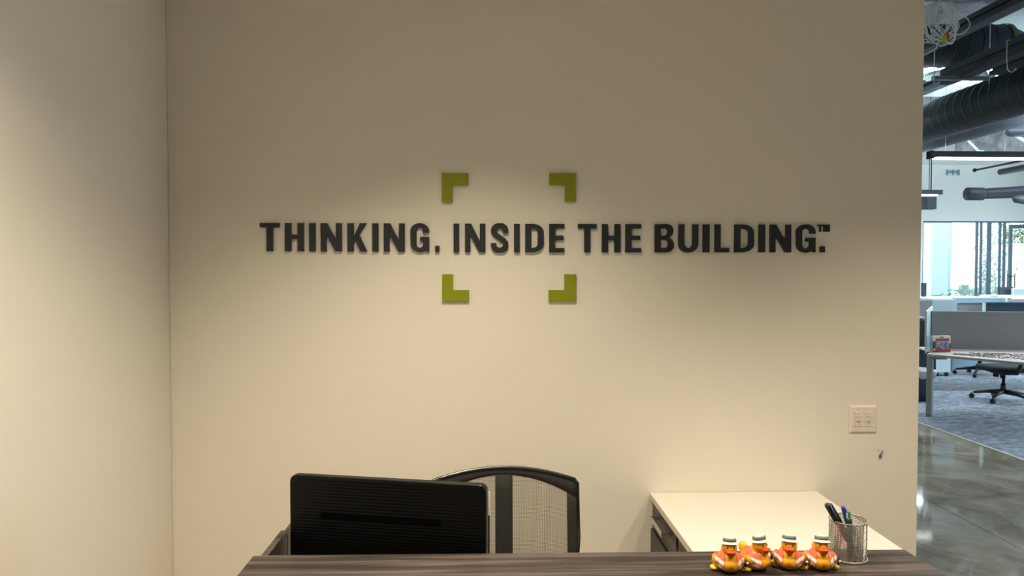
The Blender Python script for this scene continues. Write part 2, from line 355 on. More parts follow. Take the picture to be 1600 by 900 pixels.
# door_1 : glazed door beside it, standing partly open
dx0 = px_x(1577.5); DT = at(1590, 351, 17.5).z
d1 = tag(MB().box(dx0, dx0 + .07, 17.5, 17.56, .02, DT).box(dx0 + .92, dx0 + .99, 17.5, 17.56, .02, DT).box(dx0 + .07, dx0 + .92, 17.5, 17.56, DT - .09, DT).box(dx0 + .07, dx0 + .92, 17.5, 17.56, .02, .2).build('door_1', 'blue_steel'), kind='structure')
MB().box(dx0 + .07, dx0 + .92, 17.525, 17.535, .2, DT - .09).build('pane', 'glass', d1)
hz0, hz1 = at(1580, 452, 17.4).z, at(1580, 427, 17.4).z; hm = MB()
for u in (1574.8, 1586.3):
    x = px_x(u, 17.42); hm.tube([(x, 17.42, hz0), (x, 17.42, hz1)], .011, 8)
xa, xb = px_x(1574.8, 17.42), px_x(1586.3, 17.42); zz = at(1580, 431.5, 17.42).z
hm.tube([(xa, 17.42, zz), (xb, 17.42, zz)], .011, 8); hm.tube([(dx0 + .035, 17.42, zz), (dx0 + .035, 17.5, zz)], .011, 8)
hm.build('door_handle', 'black', d1)

# ================================================================== OUTSIDE
tag(MB().box(-5, 60, 17.7, 60, -.2, -.02).build('ground_outside', 'ground'), kind='structure')
o = thing('outdoor_column', 'pale grey rendered column standing outside behind the leftmost window pane', 'column', (px_x(1469, 20), 20, -.02))
MB().box(px_x(1456, 20), px_x(1481, 20), 20, 20.6, -.02, 5).build('shaft', 'outwall', o)
MB().box(px_x(1481, 20), px_x(1490, 20), 20.1, 20.6, -.02, 5).build('pilaster', 'outlight', o)
wl = thing('garden_wall', 'pale stone garden wall outside, seen through the glazed door', 'wall', (18, 24, -.02))
sx0, sx1 = px_x(1581, 24), px_x(1680, 24)
MB().box(sx0, sx1, 24.06, 24.4, -.02, 2.5).build('wall_core', 'stone', wl)
me0 = None
z = 0.0
while z < 2.45:
    x = sx0
    while x < sx1 - .05:
        L = random.uniform(.35, .8); L = min(L, sx1 - x)
        MB().box(x + .008, x + L - .008, 24 + random.uniform(0, .03), 24.06, z, z + .188).build('stone', 'stone', wl); x += L
    z += .2

def leaf_clump(mb, c, r, n, ls, lw, flat=1.0):
    for _ in range(n):
        p = Vector(c) + Vector((random.gauss(0, r[0]), random.gauss(0, r[1]), random.gauss(0, r[2])))
        d = Vector((random.uniform(-1, 1), random.uniform(-1, 1), random.uniform(-.6, .9))).normalized() * ls
        sd = d.cross(Vector((random.uniform(-1, 1), random.uniform(-1, 1), 1))).normalized() * lw
        mb.add([p - sd, p + d * .5 - sd, p + d, p + sd], [(0, 1, 2, 3)])
def palm(c, h, n, L, label, w=.05):
    root = thing('palm_plant', label, 'plant', c)
    tr = MB().tube([c, (c[0] + .03, c[1], c[2] + h * .5), (c[0], c[1], c[2] + h)], [.06, .05, .04], 8).build('stem', 'trunk', root)
    for i in range(n):
        a = 2 * PI * i / n + random.uniform(-.3, .3); el = random.uniform(.70, 1.40); m = MB()
        pts = []
        for t in range(7):
            s = t / 6; r = L * s * math.cos(el) * (1 + .2 * s); z_ = h + L * (s * math.sin(el) * 1.15 - .55 * s * s)
            pts.append(Vector((c[0] + r * math.cos(a), c[1] + r * math.sin(a), c[2] + z_)))
        m.tube(pts, [.010] * 6 + [.004], 5)
        for k in range(1, 7):
            t_ = (pts[k] - pts[k - 1]).normalized(); sd = t_.cross(Vector((0, 0, 1))).normalized()
            for q in (0, .5):
                b = pts[k - 1].lerp(pts[k], q)
                for sg in (-1, 1):
                    ll = L * .42 * (1 - .08 * k); tip = b + sd * sg * ll * .8 + t_ * ll * .6 - Vector((0, 0, .1 * ll))
                    m.add([b - t_ * w * .4, b + t_ * w * .4, tip], [(0, 1, 2)])
        m.build('frond', 'leaf', root)
pc = at(1507, 462, 18.6); palm((pc.x, pc.y, -.02), 1.0, 14, .52, 'green palm with spread fronds outside the wide bright window pane')
pc = at(1555, 462, 18.9); palm((pc.x, pc.y, -.02), .92, 11, .50, 'smaller green palm outside, right of the thick blue mullion')
def shrub(c, r, n, label, m_='leaf2', ls=.10, h=1.0):
    root = thing('shrub', label, 'shrub', (c[0], c[1], -.02)); mb = MB(); leaf_clump(mb, (c[0], c[1], h), r, n, ls, .022)
    tag(mb.build('foliage', m_, root), kind='stuff'); MB().tube([(c[0], c[1], -.02), (c[0], c[1], h)], .03, 7).build('stem', 'trunk', root)
c = at(1540.5, 410, 19.2); shrub((c.x, c.y), (.055, .15, .62), 900, 'tall narrow olive-green shrub outside, left of the thick blue mullion', h=1.15)
c = at(1556, 410, 20.5); shrub((c.x, c.y), (.13, .2, .45), 500, 'loose green shrub outside, behind the smaller palm', 'leaf', h=1.45)
c = at(1528, 458, 18.8); shrub((c.x, c.y), (.28, .15, .10), 260, 'low green planting outside at the foot of the narrow panes', 'leaf', h=1.02)
c = at(1482, 464, 18.4); shrub((c.x, c.y), (.30, .15, .07), 160, 'low green planting outside at the foot of the grey column', 'leaf', h=.95)
c = at(1597, 380, 25.6); shrub((c.x, c.y), (.55, .3, .35), 1500, 'dense grey-green shrub hanging over the pale stone garden wall', 'leaf2', .16, 2.9)

# ================================================================== OFFICE CEILING SERVICES
def round_duct(name, label, x, z, r, y0, y1, step, m='duct', cat='duct', cap=True):
    root = thing(name, label, cat, (x, y0, z - r)); n = 40
    MB().lathe([(0.001, y0), (r, y0), (r, y1), (0.001, y1)], (x, 0, z), n, axis='y').build('pipe', m, root)
    y = y0 + step / 2; k = 0
    while y < y1:
        MB().lathe([(r, y - .010), (r + .0035, y - .004), (r + .0035, y + .004), (r, y + .010)], (x, 0, z), n, axis='y').build('seam', 'bandm' if m == 'duct' else m, root); y += step; k += 1
    return root
# A : the big spiral duct running away along the hall
pa = atx(1521, 164, 5.64)
round_duct('spiral_duct', 'largest black spiral duct running lengthwise above the long pendant light', 5.7, 1.7 + 5.7 * math.tan(math.radians(18.35)), .245, 5.2, 16.8, .145)
round_duct('supply_duct', 'dark plum-grey round duct directly under the largest spiral duct', 7.6, 1.7 + 7.6 * math.tan(math.radians(16.35)), .20, 6.5, 16.8, 3.0, 'duct2')
# E : crosswise spiral duct under the deck
er = thing('cross_duct', 'black spiral duct running crosswise below the green-grey concrete, behind the cable coil', 'duct', (5.6, 8.25, 4.06))
zE = at(1500, 72, 8.25).z; rE = .245; xE1 = at(1566, 60, 8.25).x
MB().lathe([(.001, 4.4), (rE, 4.4), (rE, xE1)], (0, 8.25, zE), 36, axis='x').build('pipe', 'duct', er)
MB().lathe([(rE, xE1), (rE * .62, xE1 + .24), (rE * .55, xE1 + .6)], (0, 8.25, zE + .0), 36, axis='x').build('reducer', 'duct', er)
x = 4.55
while x < xE1:
    MB().lathe([(rE, x - .01), (rE + .008, x - .003), (rE + .008, x + .003), (rE, x + .01)], (0, 8.25, zE), 36, axis='x').build('seam', 'bandm', er); x += .165
sm_ = MB()
for k in range(11):
    a = math.radians(95 + k * 13); sm_.v.append((xE1 - .04, 8.25 + (rE + .012) * math.cos(a), zE + (rE + .012) * math.sin(a))); sm_.v.append((xE1 + .015, 8.25 + (rE + .012) * math.cos(a), zE + (rE + .012) * math.sin(a)))
for k in range(10): sm_.f.append([2 * k, 2 * k + 1, 2 * k + 3, 2 * k + 2]); sm_.mi.append(0); sm_.sm.append(True)
sm_.build('strap', 'strap', er)

def channel(name, label, pts_u, x, w, h, y0, y1, m='beam', cat='beam'):
    z = atx(*pts_u, x).z; root = thing(name, label, cat, (x, y0, z))
    MB().box(x - w / 2, x + w / 2, y0, y1, z - h / 2, z + h / 2).build('web', m, root, bevel=.006)
    MB().box(x - w / 2 - .03, x - w / 2, y0, y1, z + h * .12, z + h * .5).build('flange', m, root)
    MB().box(x - w / 2 - .03, x - w / 2, y0, y1, z - h * .5, z - h * .18).build('flange', m, root)
    return root, z
channel('steel_channel', 'upper black steel channel crossing in front of the green-grey concrete', (1550, 22), 4.62, .10, .12, 3.6, 7.6)
y_end = atx(1480, 105, 5.18).y
rt, zD = channel('cable_trough', 'lower black ribbed channel above the largest spiral duct', (1560, 88), 5.18, .10, .17, 3.6, y_end)
channel('steel_channel', 'short black channel seen past the wall edge, left of the metal strut', (1455, 133), 6.1, .10, .17, 9.15, 13.0)
channel('steel_channel', 'black channel at the upper right corner, above the cable hook', (1590, 2), 5.2, .16, .22, 3.2, 6.0)
channel('steel_channel', 'black channel tucked between the ribbed channel and the largest spiral duct', (1570, 103), 5.33, .09, .13, 3.6, 7.30)
# corrugated deck sheet lit by the skylight
cr = []
for i in range(61):
    t = i / 60; xx = at(1461, 118, 8.7).x + t * .78; cr.append((xx, .045 * math.sin(t * 2 * PI * 4.0)))
cz = at(1490, 116, 8.7).z
cmb = MB()
for i in range(60):
    (xa_, za_), (xb_, zb_) = cr[i], cr[i + 1]
    cmb.add([(xa_, 8.7, cz + za_), (xb_, 8.7, cz + zb_), (xb_, 9.1, cz + .06 + zb_), (xa_, 9.1, cz + .06 + za_),
             (xa_, 8.7, cz + za_ + .006), (xb_, 8.7, cz + zb_ + .006), (xb_, 9.1, cz + .066 + zb_), (xa_, 9.1, cz + .066 + za_)], [(0, 1, 2, 3), (7, 6, 5, 4), (0, 4, 5, 1), (3, 2, 6, 7)], 0, True)
for q in (0, 60): cmb.tube([(cr[q][0], 8.9, cz + .03), (cr[q][0], 8.9, dk)], .003, 5)
tag(cmb.build('corrugated_sheet', 'white_metal'), 'wavy silver corrugated metal sheet resting above the hanging strut', 'sheet metal')
# strut trapeze with two rods
st = thing('strut_hanger', 'grey metal strut hung level on two threaded rods, beside the corrugated sheet', 'bracket', (5.1, 7.55, 3.7))
pL, pR = at(1457, 122, 7.55), at(1546, 122, 7.55)
MB().box(pL.x, pR.x, 7.53, 7.57, pL.z - .02, pL.z + .02).build('strut', 'grey_metal', st)
for u in (1459.5, 1545.5):
    p = at(u, 131, 7.5); MB().tube([(p.x, 7.5, p.z), (p.x, 7.5, dk)], .0045, 6).build('rod', 'chrome', st)
# foil duct at the very top
fd = at(1468, 3, 6.6)
fo = thing('foil_duct', 'silver foil-wrapped duct at the top edge, right of the cable coil', 'duct', (fd.x, 6.6, fd.z))
ft = at(1540, 4.5, 6.6)
MB().box(4.0, at(1572, 5, 6.6).x, 6.6, 7.2, ft.z, ft.z + .25).build('wrap', 'foil', fo, bevel=.02)
# cable hooks hanging off the channel
for u, v, Y, lab in ((1567, 6, 6.4, 'thin white cable loop hooked over the upper channel'), (1569, 108, 6.9, 'thin grey cable loop hooked over the lower ribbed channel')):
    p = at(u, v, Y); pts = []
    for k in range(12):
        a = PI * (1.1 + .75 * k / 11); pts.append((p.x + .045 * math.cos(a), Y - .1, p.z - .005 + .05 * math.sin(a)))
    pts = [(5.18 if v > 50 else 4.62, Y - .1, p.z + .26), (p.x - .05, Y - .1, p.z + .25), (p.x - .05, Y - .1, p.z + .08)] + pts
    h_ = thing('cable_loop', lab, 'cable', pts[0]); MB().tube(pts, .0045, 6).build('cable', 'cable', h_); MB().ball(pts[-1], .011, 0, 8, 6).build('clip', 'paper', h_)
# white cable coil
cc = at(1470, 34, 5.0); coil = thing('cable_coil', 'big tangled coil of white cable hanging beside the wall edge', 'cable', (cc.x, 5.0, cc.z - .17))
top = at(1468, 4, 5.0)
for i in range(19):
    w = random.uniform(.05, .125); h = random.uniform(.11, .155); ox = random.uniform(-.03, .05) ; tl = random.uniform(-.55, .55); ph = random.uniform(0, 6.28)
    pts = []
    for k in range(40):
        a = 2 * PI * k / 40; x_ = w * math.sin(a) * (1 + .12 * math.sin(3 * a + ph)); z_ = -h + h * math.cos(a) * (1 + .06 * math.sin(2 * a + ph))
        yy = .035 * math.sin(a + ph)
        pts.append((top.x + ox * (1 - math.cos(a)) + x_ * math.cos(tl * .5) - z_ * math.sin(tl * .45), 5.0 + yy, top.z + z_ * math.cos(tl * .45) + x_ * math.sin(tl * .3)))
    MB().tube(pts, .0034, 6, closed=True).build('cable', 'cable', coil)
MB().tube([(top.x, 5.0, top.z - .02), (top.x - .01, 5.0, top.z + .4), (top.x, 5.0, dk)], .006, 6).build('hanging_cord', 'cable', coil)
p = at(1453, 84, 5.0); MB().tube([at(1440, 88, 5.0), at(1450, 83, 5.02), at(1463, 75, 5.05), at(1466, 64, 5.05)], .0028, 6).build('cable', 'cable', coil)
p = at(1475, 60, 4.93); m_ = MB(); m_.box(p.x - .011, p.x + .006, 4.925, 4.935, p.z - .04, p.z + .01); m_.box(p.x - .005, p.x + .012, 4.92, 4.93, p.z - .015, p.z + .025); m_.build('yellow_tag', 'yellow_tag', coil)
p = at(1481, 56, 4.93); m_ = MB(); m_.bar((p.x - .02, 4.93, p.z + .02), (p.x + .004, 4.93, p.z - .03), .012, .006); m_.bar((p.x - .004, 4.93, p.z + .03), (p.x + .01, 4.93, p.z - .012), .010, .006); m_.build('red_tag', 'red_tag', coil)

# G : long linear pendant
g0 = at(1452, 236.5, 9.5); g1 = at(1452, 248, 9.5)
G = thing('linear_pendant', 'long black linear pendant light with bright white underside, below the ducts', 'ceiling light', (g0.x, 9.5, g1.z))
MB().box(g0.x, g0.x + 3.4, 9.46, 9.56, g1.z + .018, g0.z).box(g0.x, g0.x + .045, 9.455, 9.565, g1.z, g0.z + .004).build('housing', 'beam', G)
MB().box(g0.x + .075, g0.x + 3.36, 9.455, 9.55, g1.z - .006, g1.z + .018).build('diffuser', 'lamp', G)
for u in (1478, 1571):
    x = at(u, 230, 9.5).x; MB().tube([(x, 9.51, g0.z), (x, 9.51, dk)], .0016, 5).build('wire', 'black', G)
for (x, y), lab in zip(PENDANT_AND_FILL_LAMPS[1:], ('nearest right of the frame', 'far right of the frame', 'behind the slogan wall', 'right of the short one, deeper in the hall', 'closest to the entrance side', 'next to the far windows, behind the slogan wall')):
    if (x, y) == (8.0, 14.5): continue  # added fill lamp, left without a fitting
    c_ = copy_tree(G); c_.location = (x - 1.7, y, G.location.z); c_['label'] = 'long black linear pendant added as fill light, ' + lab  # fittings made up to carry the added fill lamps
# H : second pendant bar and the small black cylinder below
h0 = at(1471, 297, 12.0); h1 = at(1471, 304, 12.0)
H = thing('linear_pendant', 'short visible end of a black linear pendant beside the wall edge', 'ceiling light', (h0.x, 12, h1.z))
MB().box(h0.x - 2.6, h0.x, 11.96, 12.06, h1.z + .0, h0.z).build('housing', 'beam', H)
MB().box(h0.x - 2.55, h0.x - .09, 11.955, 12.05, h1.z - .025, h1.z).build('diffuser', 'lamp', H)
x = at(1455, 280, 12).x; MB().tube([(x, 12.0, h0.z), (x, 12.0, 3.74)], .010, 6).build('cord', 'black', H)
k0 = at(1446, 306, 12.6); k1 = at(1461, 327, 12.6)
K = thing('speaker', 'small black box-shaped speaker hanging just below the short pendant end', 'speaker', ((k0.x + k1.x) / 2, 12.6, k1.z))
MB().box(k0.x, k1.x, 12.55, 12.72, k1.z, k0.z).build('body', 'beam', K, bevel=.008)
MB().tube([((k0.x + k1.x) / 2, 12.64, k0.z), ((k0.x + k1.x) / 2, 12.64, dk)], .006, 6).build('cord', 'black', K)
# I : duct at the right with a square collar
i0 = at(1511, 303, 14.0)
I = thing('branch_duct', 'dark grey-blue branch duct with a blunt collar pointing left, above the windows', 'duct', i0)
MB().lathe([(.001, i0.x), (.128, i0.x), (.128, i0.x + .32)], (0, 14.0, i0.z), 24, axis='x').build('collar', 'duct2', I)
xs = i0.x + .32
MB().tube([(xs, 14, i0.z), (xs + .12, 14, i0.z + .01), (xs + .6, 13.8, i0.z + .02), (xs + 1.6, 13.2, i0.z + .04)], [.10, .108, .115, .14], 24).build('pipe', 'duct2', I)
for q in (.62, .70, .80): MB().lathe([(.12, xs + q - .012), (.127, xs + q), (.12, xs + q + .012)], (0, 13.8, i0.z + .02), 24, axis='x').build('seam', 'chrome', I)
j0 = at(1582, 311, 13.0)
J2 = thing('branch_duct', 'rounded dark duct end tucked under the branch duct at the frame edge', 'duct', j0)
MB().tube([(j0.x, 13, j0.z + .03), (j0.x + .06, 13, j0.z), (j0.x + .25, 13, j0.z - .01), (j0.x + 1.2, 12.8, j0.z)], [.02, .07, .09, .09], 20).build('pipe', 'duct2', J2)
# J, K : small pipes near the far wall
j1 = at(1563, 269, 15.2)
J3 = thing('small_duct', 'small dark round duct end sloping in from the right, right of the wall grille', 'duct', j1)
MB().tube([(j1.x, 15.2, j1.z), (j1.x, 11.5, j1.z)], .066, 18).build('pipe', 'duct2', J3)
j1 = at(1523, 266, 16.0); J4 = thing('conduit', 'thin dark conduit with capped end above the wall grille', 'pipe', j1)
MB().tube([(j1.x, 16, j1.z), (j1.x, 11.0, j1.z)], .022, 10).build('pipe', 'black', J4); MB().ball((j1.x, 16, j1.z), .045, 0, 10, 8).build('end_cap', 'black', J4)
j1 = at(1573, 207, 12.5); J5 = thing('short_duct', 'blunt dark grey duct end above the long pendant, at the right edge', 'duct', j1)
MB().tube([(j1.x, 12.5, j1.z), (j1.x + .06, 12.5, j1.z), (j1.x + 1.5, 12.5, j1.z)], [.05, .075, .075], 18).build('pipe', 'duct2', J5)
# concrete beam with rough face, far bright brace
b0 = at(1512, 205, 14.6); b1 = at(1512, 236, 14.6)
bmx = tag(MB().box(b0.x, 14.5, 14.6, 15.0, b1.z, dk).build('rough_beam', 'deckgrey'), 'rough grey-brown concrete beam above the long pendant light', 'beam')
q0, q1 = at(1512, 219, 13.5), at(1529, 236, 13.5)
br = thing('brace', 'slim white diagonal brace with a flat foot, left of the rough concrete beam', 'bracket', q1)
MB().bar(q0 + (q0 - q1) * ((4.8 - q0.z) / (q0.z - q1.z)), q1, .035, .03).build('strut', 'white_metal', br); MB().bar(q1, at(1537, 236, 13.5), .03, .02).build('foot', 'white_metal', br)
q0, q1 = at(1585, 211, 13.0), at(1602, 221, 13.0)
br2 = thing('brace', 'slim white diagonal brace near the right edge, under the blunt duct end', 'bracket', q1); MB().bar(q0 + (q0 - q1) * ((4.8 - q0.z) / (q0.z - q1.z)), q1, .05, .04).build('strut', 'white_metal', br2)
# wall grille
v0, v1 = at(1479, 265, 17.49), at(1499, 274, 17.49)
V = thing('wall_grille', 'small grey rectangular air grille high on the white wall', 'vent', ((v0.x + v1.x) / 2, 17.49, v1.z))
MB().box(v0.x, v1.x, 17.488, 17.5, v1.z, v0.z).build('backing', 'white_metal', V)
vm = MB(); w_ = v1.x - v0.x; hh = v0.z - v1.z
vm.box(v0.x, v0.x + .03, 17.47, 17.49, v1.z, v0.z); vm.box(v1.x - .05, v1.x, 17.47, 17.49, v1.z, v0.z)
vm.build('frame', 'grey_vent', V)
for k in range(3): MB().box(v0.x, v1.x, 17.472, 17.486, v1.z + hh * (.40 + .13 * k), v1.z + hh * (.47 + .13 * k)).build('slat', 'grey_vent', V)
MB().box(v0.x + w_ * .45, v0.x + w_ * .52, 17.47, 17.486, v1.z, v0.z).build('slat', 'grey_vent', V)

# ================================================================== OFFICE FURNITURE
# nearest workstation table
T = thing('work_table', 'pale-topped office table on grey legs, nearest in the open office', 'table', (5.2, 8.0, .006))
fl, fr_, bl, brr = atz(1447.8, 553.3, .735), atz(1600, 566.7, .735), atz(1456, 548.6, .735), atz(1600, 551.5, .735)
e1 = fl + (fr_ - fl) * 1.7; e2 = bl + (brr - bl) * 1.7
poly = [(fl.x, fl.y), (e1.x, e1.y), (e2.x + .1, e2.y + .5), (bl.x + .10, bl.y + .46), (bl.x, bl.y)]
MB().slab(poly, .717, .735).build('tabletop', 'table_top', T)
ed = (e1 - fl).normalized()
MB().bar((fl.x, fl.y, .7245), (e1.x, e1.y, .7245), .004, .026).build('edge_band', 'table_edge', T)
lg = atz(1452, 650, .006)
MB().bar((lg.x, lg.y, .006), (lg.x, lg.y, .70), .058, .058, up=(ed.x, ed.y, 0)).build('leg', 'grey_metal', T, bevel=.004)
MB().bar((lg.x, lg.y, .0), (lg.x, lg.y, .012), .05, .05, up=(ed.x, ed.y, 0)).build('foot', 'black', T)
MB().bar((lg.x - .02, lg.y + .0, .69), (lg.x + .17, lg.y - .02, .69), .05, .055).build('bracket', 'grey_metal', T)
lg2 = Vector((6.47, 8.17, 0)); MB().bar((lg2.x, lg2.y, .006), (lg2.x, lg2.y, .72), .058, .058).build('leg', 'grey_metal', T)
# fabric screen behind the table
s0, s1 = at(1455.5, 487, 8.42), at(1600, 489, 8.2)
sb = .7355
sc = thing('privacy_screen', 'wide dark grey fabric desk screen standing behind the nearest table', 'screen', (s0.x, s0.y, sb))
d_ = Vector((s1.x - s0.x, s1.y - s0.y, 0)); en = Vector((s0.x, s0.y, 0)) + d_ * 1.8
MB().bar((s0.x, s0.y, (sb + s0.z) / 2), (en.x, en.y, (sb + s0.z) / 2), .035, s0.z - sb).build('panel', 'screen_fab', sc)
MB().bar((s0.x, s0.y, s0.z + .004), (en.x, en.y, s0.z + .004), .04, .009).build('top_rail', 'grey_metal', sc)
# white side return at its left end
a0, a1 = at(1446.3, 487, 7.95), at(1455.5, 482, 8.7)
sr = thing('side_screen', 'narrow glossy white side screen at the left end of the grey fabric screen', 'screen', (a0.x, a0.y, .74))
MB().add([(a0.x, a0.y, .7355), (a1.x, a1.y, .7355), (a1.x, a1.y, 1.235), (a0.x, a0.y, 1.215), (a0.x + .01, a0.y - .008, .7355), (a1.x + .01, a1.y - .008, .7355), (a1.x + .01, a1.y - .008, 1.235), (a0.x + .01, a0.y - .008, 1.215)],
         [(0, 1, 2, 3), (7, 6, 5, 4), (0, 4, 5, 1), (1, 5, 6, 2), (2, 6, 7, 3), (3, 7, 4, 0)]).build('panel', 'white_metal', sr)
MB().add([(a0.x + .012, a0.y - .01, .79), (a0.x + .13, a0.y + .11, .79), (a0.x + .13, a0.y + .11, .93), (a0.x + .012, a0.y - .01, .93)], [(0, 1, 2, 3)]).build('picture', 'screen_blue', sr)
# dark things further left
p = at(1441, 560, 9.6)
dp = thing('modesty_panel', 'dark blue-grey pedestal side under the table, behind its grey leg', 'panel', (at(1448, 570, 9.6).x, 9.6, .3))
MB().box(at(1420, 570, 9.6).x, at(1462.5, 570, 9.6).x, 9.6, 9.63, .30, .70).build('panel', 'screen_dark', dp)
c0, c1 = at(1432, 495, 9.2), at(1446, 556, 9.2)
oc = thing('mesh_chair_back', 'black chair back beside the wall edge, left of the white side screen', 'chair', (c0.x, 9.2, c1.z))
MB().box(c0.x - .25, c1.x, 9.2, 9.26, c1.z, c0.z - .03).build('backrest', 'black', oc, bevel=.02)
MB().box(c0.x - .2, c1.x - .02, 9.19, 9.27, c0.z - .02, c0.z + .0).build('headrest_trim', 'cream', oc)
MB().tube([(c1.x - .3, 9.3, .006), (c1.x - .3, 9.3, c1.z + .1)], .03, 10).build('post', 'black', oc)
g_0, g_1 = at(1436, 466, 10.4), at(1457, 492, 9.6)
gs = thing('privacy_screen', 'grey desk screen between the wall edge and the white storage cupboard', 'screen', (g_0.x, 9.45, .59))
MB().bar((at(1405, 480, 9.36).x, 9.36, .93), (at(1455.5, 480, 9.53).x, 9.53, .93), .03, .68).build('panel', 'screen_fab', gs)

# puzzle box
b0 = atz(1457, 550, .735); b1 = atz(1485, 549.5, .735)
bw = (b1 - b0).length; bh = .185
PBX = thing('puzzle_box', 'red and cream jigsaw box with a colourful picture, standing on the nearest table', 'box', ((b0.x + b1.x) / 2, (b0.y + b1.y) / 2, .735))
bx, by = (b0.x + b1.x) / 2, (b0.y + b1.y) / 2
ang = math.atan2(b1.y - b0.y, b1.x - b0.x)
PBX.rotation_euler = (0, 0, ang)
def lb(x0, x1, y0, y1, z0, z1): return MB().box(x0, x1, y0, y1, z0, z1)
lb(-bw / 2, bw / 2, 0, .045, 0, bh).build('box_body', 'cream', PBX, local=True)
lb(-bw / 2, bw / 2, -.002, .0, 0, .042).build('red_band', 'red', PBX, local=True)
lb(bw / 2 - .024, bw / 2, -.0021, 0, .042, .10).build('red_band', 'dark', PBX, local=True)
lb(-bw / 2, -bw / 2 + .05, -.0022, 0, .042, .125).build('red_band', 'dark', PBX, local=True)
lb(-bw / 2 + .035, bw / 2 - .018, -.003, 0, .030, .155).build('picture', 'printpic', PBX, local=True)
lb(-bw / 2 + .04, bw / 2 - .024, -.0036, -.003, .128, .153).build('title_strip', 'red', PBX, local=True)
lb(-.03, .025, -.0022, 0, .165, .175).build('title_strip', 'dark', PBX, local=True)
m_ = MB(); m_.lathe([(.001, -.004), (.012, -.004), (.012, -.002)], (-bw / 2 + .018, 0, .028), 12, axis='y'); m_.build('round_badge', 'paper', PBX, local=True)
# scattered jigsaw pieces: countless
pm_ = MB()
for _ in range(950):
    a, b = random.random(), random.random()
    s_ = .16 + .84 * a; A_ = fl.lerp(e1, s_); B_ = bl.lerp(e2, s_)
    p = A_.lerp(B_, .25 + .62 * b) if s_ > .25 else A_.lerp(B_, .3 + .3 * b)
    r = random.uniform(0, 3.14); w = random.uniform(.008, .013); c_, n_ = math.cos(r) * w, math.sin(r) * w
    pm_.slab([(p.x + c_, p.y + n_), (p.x - n_, p.y + c_), (p.x - c_, p.y - n_), (p.x + n_, p.y - c_)], .7352, .7375 + random.random() * .002)
tag(pm_.build('puzzle_pieces', 'pieces'), 'loose purplish-brown jigsaw pieces scattered over the nearest table', 'puzzle pieces', kind='stuff')

# waste bin
bc = atz(1446, 628, .006); bx, by = bc.x, bc.y + .14
B = thing('waste_bin', 'dark grey waste bin with a white liner folded over its rim, behind the table leg', 'bin', (bx, by, .006))
def rrect(w, d, r, z, n=5):
    out = []
    for cx, cy, a0 in ((w / 2 - r, d / 2 - r, 0), (-w / 2 + r, d / 2 - r, 90), (-w / 2 + r, -d / 2 + r, 180), (w / 2 - r, -d / 2 + r, 270)):
        for k in range(n): a = math.radians(a0 + 90 * k / (n - 1)); out.append((bx + cx + r * math.cos(a), by + cy + r * math.sin(a), z))
    return out
def loft(rings, closed_bottom=True):
    m = MB(); n = len(rings[0]); vs = [p for r in rings for p in r]
    m.add(vs, [(i * n + j, i * n + (j + 1) % n, (i + 1) * n + (j + 1) % n, (i + 1) * n + j) for i in range(len(rings) - 1) for j in range(n)], 0, True)
    if closed_bottom: m.f.append(list(range(n))[::-1]); m.mi.append(0); m.sm.append(False)
    return m
loft([rrect(.19, .24, .04, .006), rrect(.255, .31, .05, .40), rrect(.24, .30, .05, .40), rrect(.18, .23, .04, .02)]).build('tub', 'bin', B)
rings = []
for z, gx in ((.31, .275), (.33, .285), (.385, .29), (.41, .275), (.405, .24), (.36, .22)):
    rr = rrect(gx, gx + .05, .06, z, 9); rr = [(p[0] + random.uniform(-.006, .006), p[1] + random.uniform(-.006, .006), p[2] + (random.uniform(-.022, .012) if z < .32 else random.uniform(-.004, .004))) for p in rr]; rings.append(rr)
loft(rings, False).build('liner', 'bag', B)

# mobile pedestal
p0, p1 = at(1462, 583, 10.9), at(1485.5, 583, 10.9)
P = thing('mobile_pedestal', 'white mobile drawer pedestal on black casters, seen under the nearest table', 'cabinet', ((p0.x + p1.x) / 2, 10.9, .006))
MB().box(p0.x - .16, p1.x, 10.9, 11.4, .07, .60).build('body', 'white_metal', P, bevel=.005)
MB().box(p1.x - .0, p1.x + .012, 10.9, 11.4, .07, .60).build('door', 'blue_steel', P)
for x in (p0.x - .10, p0.x + .04, p1.x - .05):
    MB().lathe([(.001, x - .015), (.032, x - .015), (.032, x + .015), (.001, x + .015)], (0, 10.93, .038), 14, axis='x').build('caster', 'black', P)

